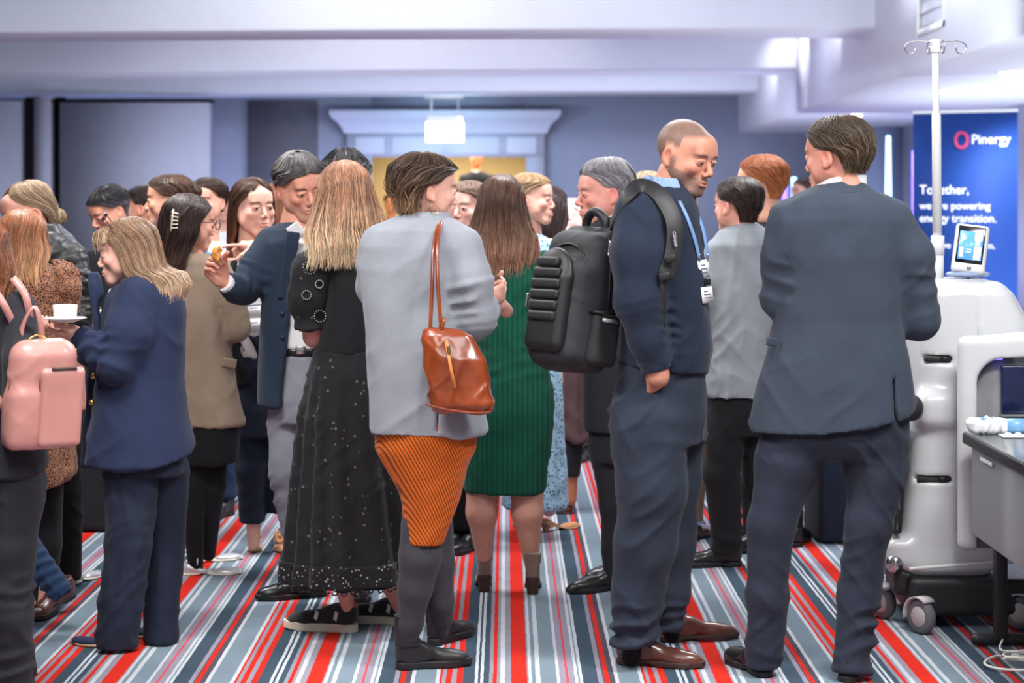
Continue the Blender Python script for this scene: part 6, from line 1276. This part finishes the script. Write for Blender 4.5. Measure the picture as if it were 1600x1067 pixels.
# tablet on a stand
cc = rm(1516, 389, -.08); Rt = rotm(-14, 0, 7)@rotm(0, -12, 0); tb = lambda V: cc+np.asarray(V, float)@Rt.T
tbo = empty('touch_panel', rm(1514, 434, -.05), 'small white touch screen panel with lit blue display on top of the robot', 'screen')
V, Q = sdf([rbox((0, 0, 0), (.062, .014, .092), .013)], .004, k=.01); mkobj('panel_case', tb(V), Q, MATS['robot_white'], tbo)
V, Q = box(-.049, .049, -.0165, -.012, -.058, .082); bevel(mkobj('bezel', tb(V), Q, MATS['screen_black'], tbo, smooth=False), .002)
V, Q = box(-.043, .043, -.0180, -.0160, -.045, .062); sc_ = mkobj('display', tb(V), Q, MATS['screen_blue'], tbo, smooth=False)
for (x0, x1, z0, z1) in ((.012, .040, .030, .060), (.016, .034, .012, .034), (.014, .040, -.042, .008), (-.038, -.028, .022, .052), (-.028, -.020, .030, .044), (-.038, -.024, -.036, .0), (-.016, .006, -.008, -.004), (-.016, .004, -.018, -.014)):
    V, Q = box(x0, x1, -.0188, -.0178, z0, z1); mkobj('screen_block', tb(V), Q, MATS['screen_white'], sc_, smooth=False)
V, Q = tube([tb([(0, 0, -.07)])[0]+np.array([0, -.016, 0]), rm(1513, 433, -.06)], .009, 8); mkobj('stand', V, Q, MATS['robot_grey'], tbo)
V, Q = sdf([ell(rm(1512, 428, -.06), (.085, .06, .014))], .006); mkobj('stand_foot', V, Q, mat('clear_blue', (150, 166, 200), .2), tbo)
# arch housing with monitor
AY = 7.07; am = lambda px, py, d=0: pt(px, py, AY+d); s2 = FPX/AY
a0, a1 = am(1496, 524, .04), am(1700, 860, .04); ctr = (a0+a1)/2; hs = np.array([(a1[0]-a0[0])/2, .035, (a0[2]-a1[2])/2])
i0, i1 = am(1528, 562, .0), am(1720, 900, 0); ci = (i0+i1)/2; hi_ = np.array([(i1[0]-i0[0])/2, .2, (i0[2]-i1[2])/2])
V, Q = sdf([rbox(ctr, hs, .034)], .009, subs=[(clipz(rbox(ci, hi_, .09), -1, 3), .004)]); m_ = V[:, 2] > 0
sh_ = V.copy(); sh_[:, 2] += np.clip((V[:, 0]-am(1540, 540)[0]), 0, 1)*.11*np.clip((V[:, 2]-.9)/.2, 0, 1); ar = mkobj('display_housing', sh_, Q, MATS['robot_white'], rb)
V, Q = box(am(1524, 0)[0], am(1690, 0)[0], AY+.05, AY+.07, am(0, 860)[2], am(0, 556)[2]); mkobj('back_panel', V, Q, MATS['robot_grey'], ar, smooth=False)
V, Q = box(am(1567, 0)[0], am(1660, 0)[0], AY+.01, AY+.04, am(0, 648)[2], am(0, 572)[2]); bevel(mkobj('monitor', V, Q, MATS['screen_dark_blue'], ar, smooth=False), .004)
V, Q = box(am(1566, 0)[0], am(1661, 0)[0], AY+.008, AY+.042, am(0, 653)[2], am(0, 648)[2]); mkobj('monitor_bezel', V, Q, MATS['robot_grey'], ar, smooth=False)
V, Q = tube([am(1538, 563, .03), am(1552, 560.5, .03), am(1566, 559, .03)], .006, 6); mkobj('indicator_light', V, Q, MATS['led_purple'], ar)

# ================================================= table
mat('table_top', (108, 111, 116), .22, noise=.03, coat=.3); mat('table_edge', (26, 27, 30), .5); mat('modesty', (128, 130, 134), .42, noise=.02)
tx0, tY0, tY1 = 1.61, 4.9, 7.0; tb_ = empty('table', (tx0+.4, 6.2, 0), 'dark folding table with grey side panel at the right edge', 'table')
bevel(mkobj('tabletop', *box(tx0, 2.7, tY0, tY1, .722, .742), MATS['table_top'], tb_, smooth=False), .003)
bevel(mkobj('edge_band', *box(tx0-.004, tx0+.02, tY0, tY1+.004, .700, .736), MATS['table_edge'], tb_, smooth=False), .004)
bevel(mkobj('side_panel', *box(1.630, 1.645, 5.05, 6.96, .388, .700), MATS['modesty'], tb_, smooth=False), .004)
V, Q = obox((1.622, 6.72, .672), (.006, 0, 0), (0, .16, 0), (0, 0, .014)); bevel(mkobj('panel_handle', V, Q, MATS['card_white'], tb_, smooth=False), .003)
for yy in (6.93, 5.1):
    bevel(mkobj('leg', *box(1.702, 1.742, yy-.03, yy+.03, .03, .70), MATS['table_edge'], tb_, smooth=False), .006)
    V, Q = sdf([cap((1.64, yy, .026), (2.45, yy, .026), .022)], .008); mkobj('foot', V, Q, MATS['table_edge'], tb_)
    bevel(mkobj('crossbar', *box(1.70, 2.4, yy-.02, yy+.02, .64, .69), MATS['table_edge'], tb_, smooth=False), .004)
mat('pack_white', (236, 238, 240), .35); mat('pack_blue', (120, 170, 214), .35)
def tp(px, py): Y = FPX*(CH-.742)/(py-HY); return np.array([(px-HX)*Y/FPX, Y, .742])
c = tp(1552, 675); c[1] = 6.93
for k, (dx, dy, L_, nm, lb) in enumerate(((-.03, 0, .045, 'wipe_pack', 'crumpled white wipe pack on the table'), (.075, -.03, .05, 'bottle', 'white and blue bottle lying on the table'))):
    q0 = c+np.array([dx, dy, .030]); o = empty(nm, q0-np.array([0, 0, .03]), lb, nm.split('_')[-1])
    if nm == 'bottle':
        V, Q = lathe([(.0001, -.07), (.024, -.07), (.028, -.064), (.028, .045), (.020, .06), (.012, .064), (.012, .075), (.0001, .075)], axis='x'); mkobj('bottle_body', q0-np.array([0, 0, .002])+V, Q, MATS['pack_white'], o)
        V, Q = lathe([(.0283, -.05), (.0285, -.05), (.0285, .03), (.0283, .03)], axis='x'); mkobj('label_band', q0-np.array([0, 0, .002])+V, Q, MATS['pack_blue'], o); V, Q = lathe([(.0001, .064), (.0135, .064), (.0135, .082), (.0001, .082)], axis='x'); mkobj('cap', q0-np.array([0, 0, .002])+V, Q, MATS['pack_white'], o)
    else:
        V, Q = sdf([rbox(q0-np.array([0, 0, .004]), (.062, .04, .024), .018, rotm(15))], .005); mkobj('pouch', drape(V, Q, .005, (25, 25, 25)), Q, MATS['pack_white'], o); V, Q = obox(q0+np.array([0, -.0, .022]), (.05, .01, 0), (0, .03, 0), (0, 0, .006)); mkobj('flap', V, Q, MATS['pack_blue'], o, smooth=False)
c = tp(1590, 682); tr = empty('tray', c, 'thin white tray on the table in front of the bottle', 'tray')
bevel(mkobj('tray_base', *box(c[0]-.06, c[0]+.12, c[1]-.05, c[1]+.03, .743, .748), MATS['pack_white'], tr, smooth=False), .002)
for i in range(4):
    V, Q = sdf([ell((c[0]-.035+.035*i, c[1]-.01, .752), (.014, .014, .006))], .004); mkobj('dot', V, Q, MATS['china'], tr)
# cable on the floor
g0 = gnd(1592, 1040); pts = []
for i in range(46):
    t = i/45; an = t*2*math.pi*3.1; r_ = .055+.05*math.sin(t*7); pts.append(g0+np.array([r_*1.1*math.cos(an)+.02*math.sin(3*an), r_*1.2*math.sin(an), .006+.004*(1+math.sin(2.7*an))+.0006*i]))
pts += [gnd(1572, 1026)+np.array([-.01, 0, .02]), gnd(1566, 1015)+np.array([0, 0, .03]), gnd(1575, 1008)+np.array([0, 0, .03]), gnd(1600, 1003)+np.array([0, 0, .01]), gnd(1640, 1005)+np.array([0, 0, .006])]
V, Q = tube(spline(pts, 240), .0042, 6); tag(mkobj('cable', V, Q, mat('cable_white', (216, 214, 206), .5)), 'coiled white cable on the striped carpet under the table', 'cable')

# ================================================= roll-up banner
BY = 14.6; sB = FPX/BY; bz = lambda py: CH+(HY-py)/sB
mat('banner_blue', (0, 56, 136), .75, noise=.04, nscale=1.2); mat('banner_ring', (190, 60, 110), .5); mat('banner_text', (232, 236, 246), .5)
bl, br = pt(1427, 0, BY+.18), pt(1590, 0, BY-.22); ax = br-bl; ax[2] = 0; wB = np.linalg.norm(ax); axu = ax/wB; nb = np.array([axu[1], -axu[0], 0]); ang = math.atan2(axu[1], axu[0])
bn = empty('banner', ((bl[0]+br[0])/2, (bl[1]+br[1])/2, 0), 'tall blue roll up banner with white lettering behind the robot', 'banner'); cB = (bl+br)/2; top = bz(176)
V, Q = obox((cB[0], cB[1], (top+.08)/2), ax, nb*.004, (0, 0, top-.08)); mkobj('print_sheet', V, Q, MATS['banner_blue'], bn, smooth=False)
V, Q = obox((cB[0], cB[1], top+.008), ax*1.01, nb*.02, (0, 0, .022)); bevel(mkobj('top_rail', V, Q, MATS['white_metal'], bn, smooth=False), .004)
V, Q = obox((cB[0], cB[1], .045), ax*1.03, nb*.18, (0, 0, .09)); bevel(mkobj('base', V, Q, MATS['white_metal'], bn, smooth=False), .015)
V, Q = tube([cB-nb*.03+np.array([0, 0, .08]), cB-nb*.02+np.array([0, 0, top])], .012, 8); mkobj('pole', V, Q, MATS['white_metal'], bn)
def bt(t, px, py, size, name='lettering', bold=.0012):
    f = (px-1427)/163; p = bl+ax*f+nb*.004; p[2] = bz(py); o = text(name, t, p, size, (math.pi/2, 0, ang), 'banner_text', bn, bold=bold)
    return o
def fit(o, w):
    o.scale = (w/max(o.dimensions[0], 1e-6),)*3 if o.dimensions[0] > 0 else (1, 1, 1)
bpy.context.view_layer.update()
kx = wB/163
for t, px, py, w_ in (('Pinergy', 1519, 225, 60), ('Together,', 1437, 303, 78), ('we are powering', 1437, 327, 112), ('energy transition.', 1437, 347, 120), ('w    we              m.', 1444, 388, 112)):
    o = bt(t, px, py, .14); bpy.context.view_layer.update(); d_ = max(v.co.x for v in o.data.vertices)-min(v.co.x for v in o.data.vertices); k_ = w_*kx/d_; o.scale = (k_, min(k_, 1.15*k_), 1)
a = np.linspace(0, 2*math.pi, 24, endpoint=False); pc = bl+ax*((1504-1427)/163)+nb*.006; pc[2] = bz(219); V, Q = tube([pc+axu*.045*math.cos(t)+np.array([0, 0, .055*math.sin(t)]) for t in a], .014, 8, closed=True); mkobj('ring_logo', V, Q, MATS['banner_ring'], bn)
# ================================================= cloth covered tables further back, floor uplight
def draped(label, px, py_, w, dp, hgt, m_, seed=0):
    s_ = (py_-HY)/CH; Y = FPX/s_; x = (px-HX)/s_; t = empty('draped_table', (x, Y+dp/2, 0), label, 'table')
    V, Q = sdf([loft([(.01, x, Y+dp/2, w/2*1.06, dp/2*1.06), (hgt, x, Y+dp/2, w/2, dp/2)], p=7, fold=lambda th, Z: 1+.018*np.clip((hgt-Z)*2, 0, 1)*np.sin(th*38+seed))], .014); mkobj('tablecloth_skirt', V, Q, MATS[m_], t)
    bevel(mkobj('tabletop', *box(x-w/2-.01, x+w/2+.01, Y-.01, Y+dp+.01, hgt-.002, hgt+.006), MATS[m_], t, smooth=False), .003); return x, Y
draped('table under a navy cloth behind the suited man', 1306, 850, .15, .5, .74, 'navy_flare')
x, Y = draped('black clothed buffet table behind the woman with the cup', 152, 832, .36, .36, .92, 'charcoal', 2)
V, Q = lathe([(.0001, 0), (.05, 0), (.055, .01), (.055, .09), (.06, .10), (.045, .115), (.0001, .12)], (x-.02, Y+.15, .926), 28); tag(mkobj('canister', V, Q, MATS['chrome']), 'shiny metal canister on the buffet table behind the cup', 'canister')
V, Q = lathe([(.0001, 0), (.06, 0), (.085, .012), (.08, .014), (.0001, .006)], (x+.09, Y+.10, .927), 28); tag(mkobj('plate', V, Q[:, ::-1], MATS['china']), 'small white plate on the buffet table', 'plate')
g = gnd(1158, 715); ul = empty('floor_light', g, 'small blue glowing floor uplight behind the pale grey jacket man', 'light')
bevel(mkobj('lamp_case', *box(g[0]-.05, g[0]+.05, g[1]-.04, g[1]+.04, 0, .10), MATS['base_black'], ul, smooth=False), .01)
V, Q = sdf([ell(g+np.array([0, -.03, .06]), (.04, .02, .035))], .006); mkobj('lamp_lens', V, Q, mat('led_deep', (60, 80, 255), .4, emit=(50, 70, 255), es=5), ul)
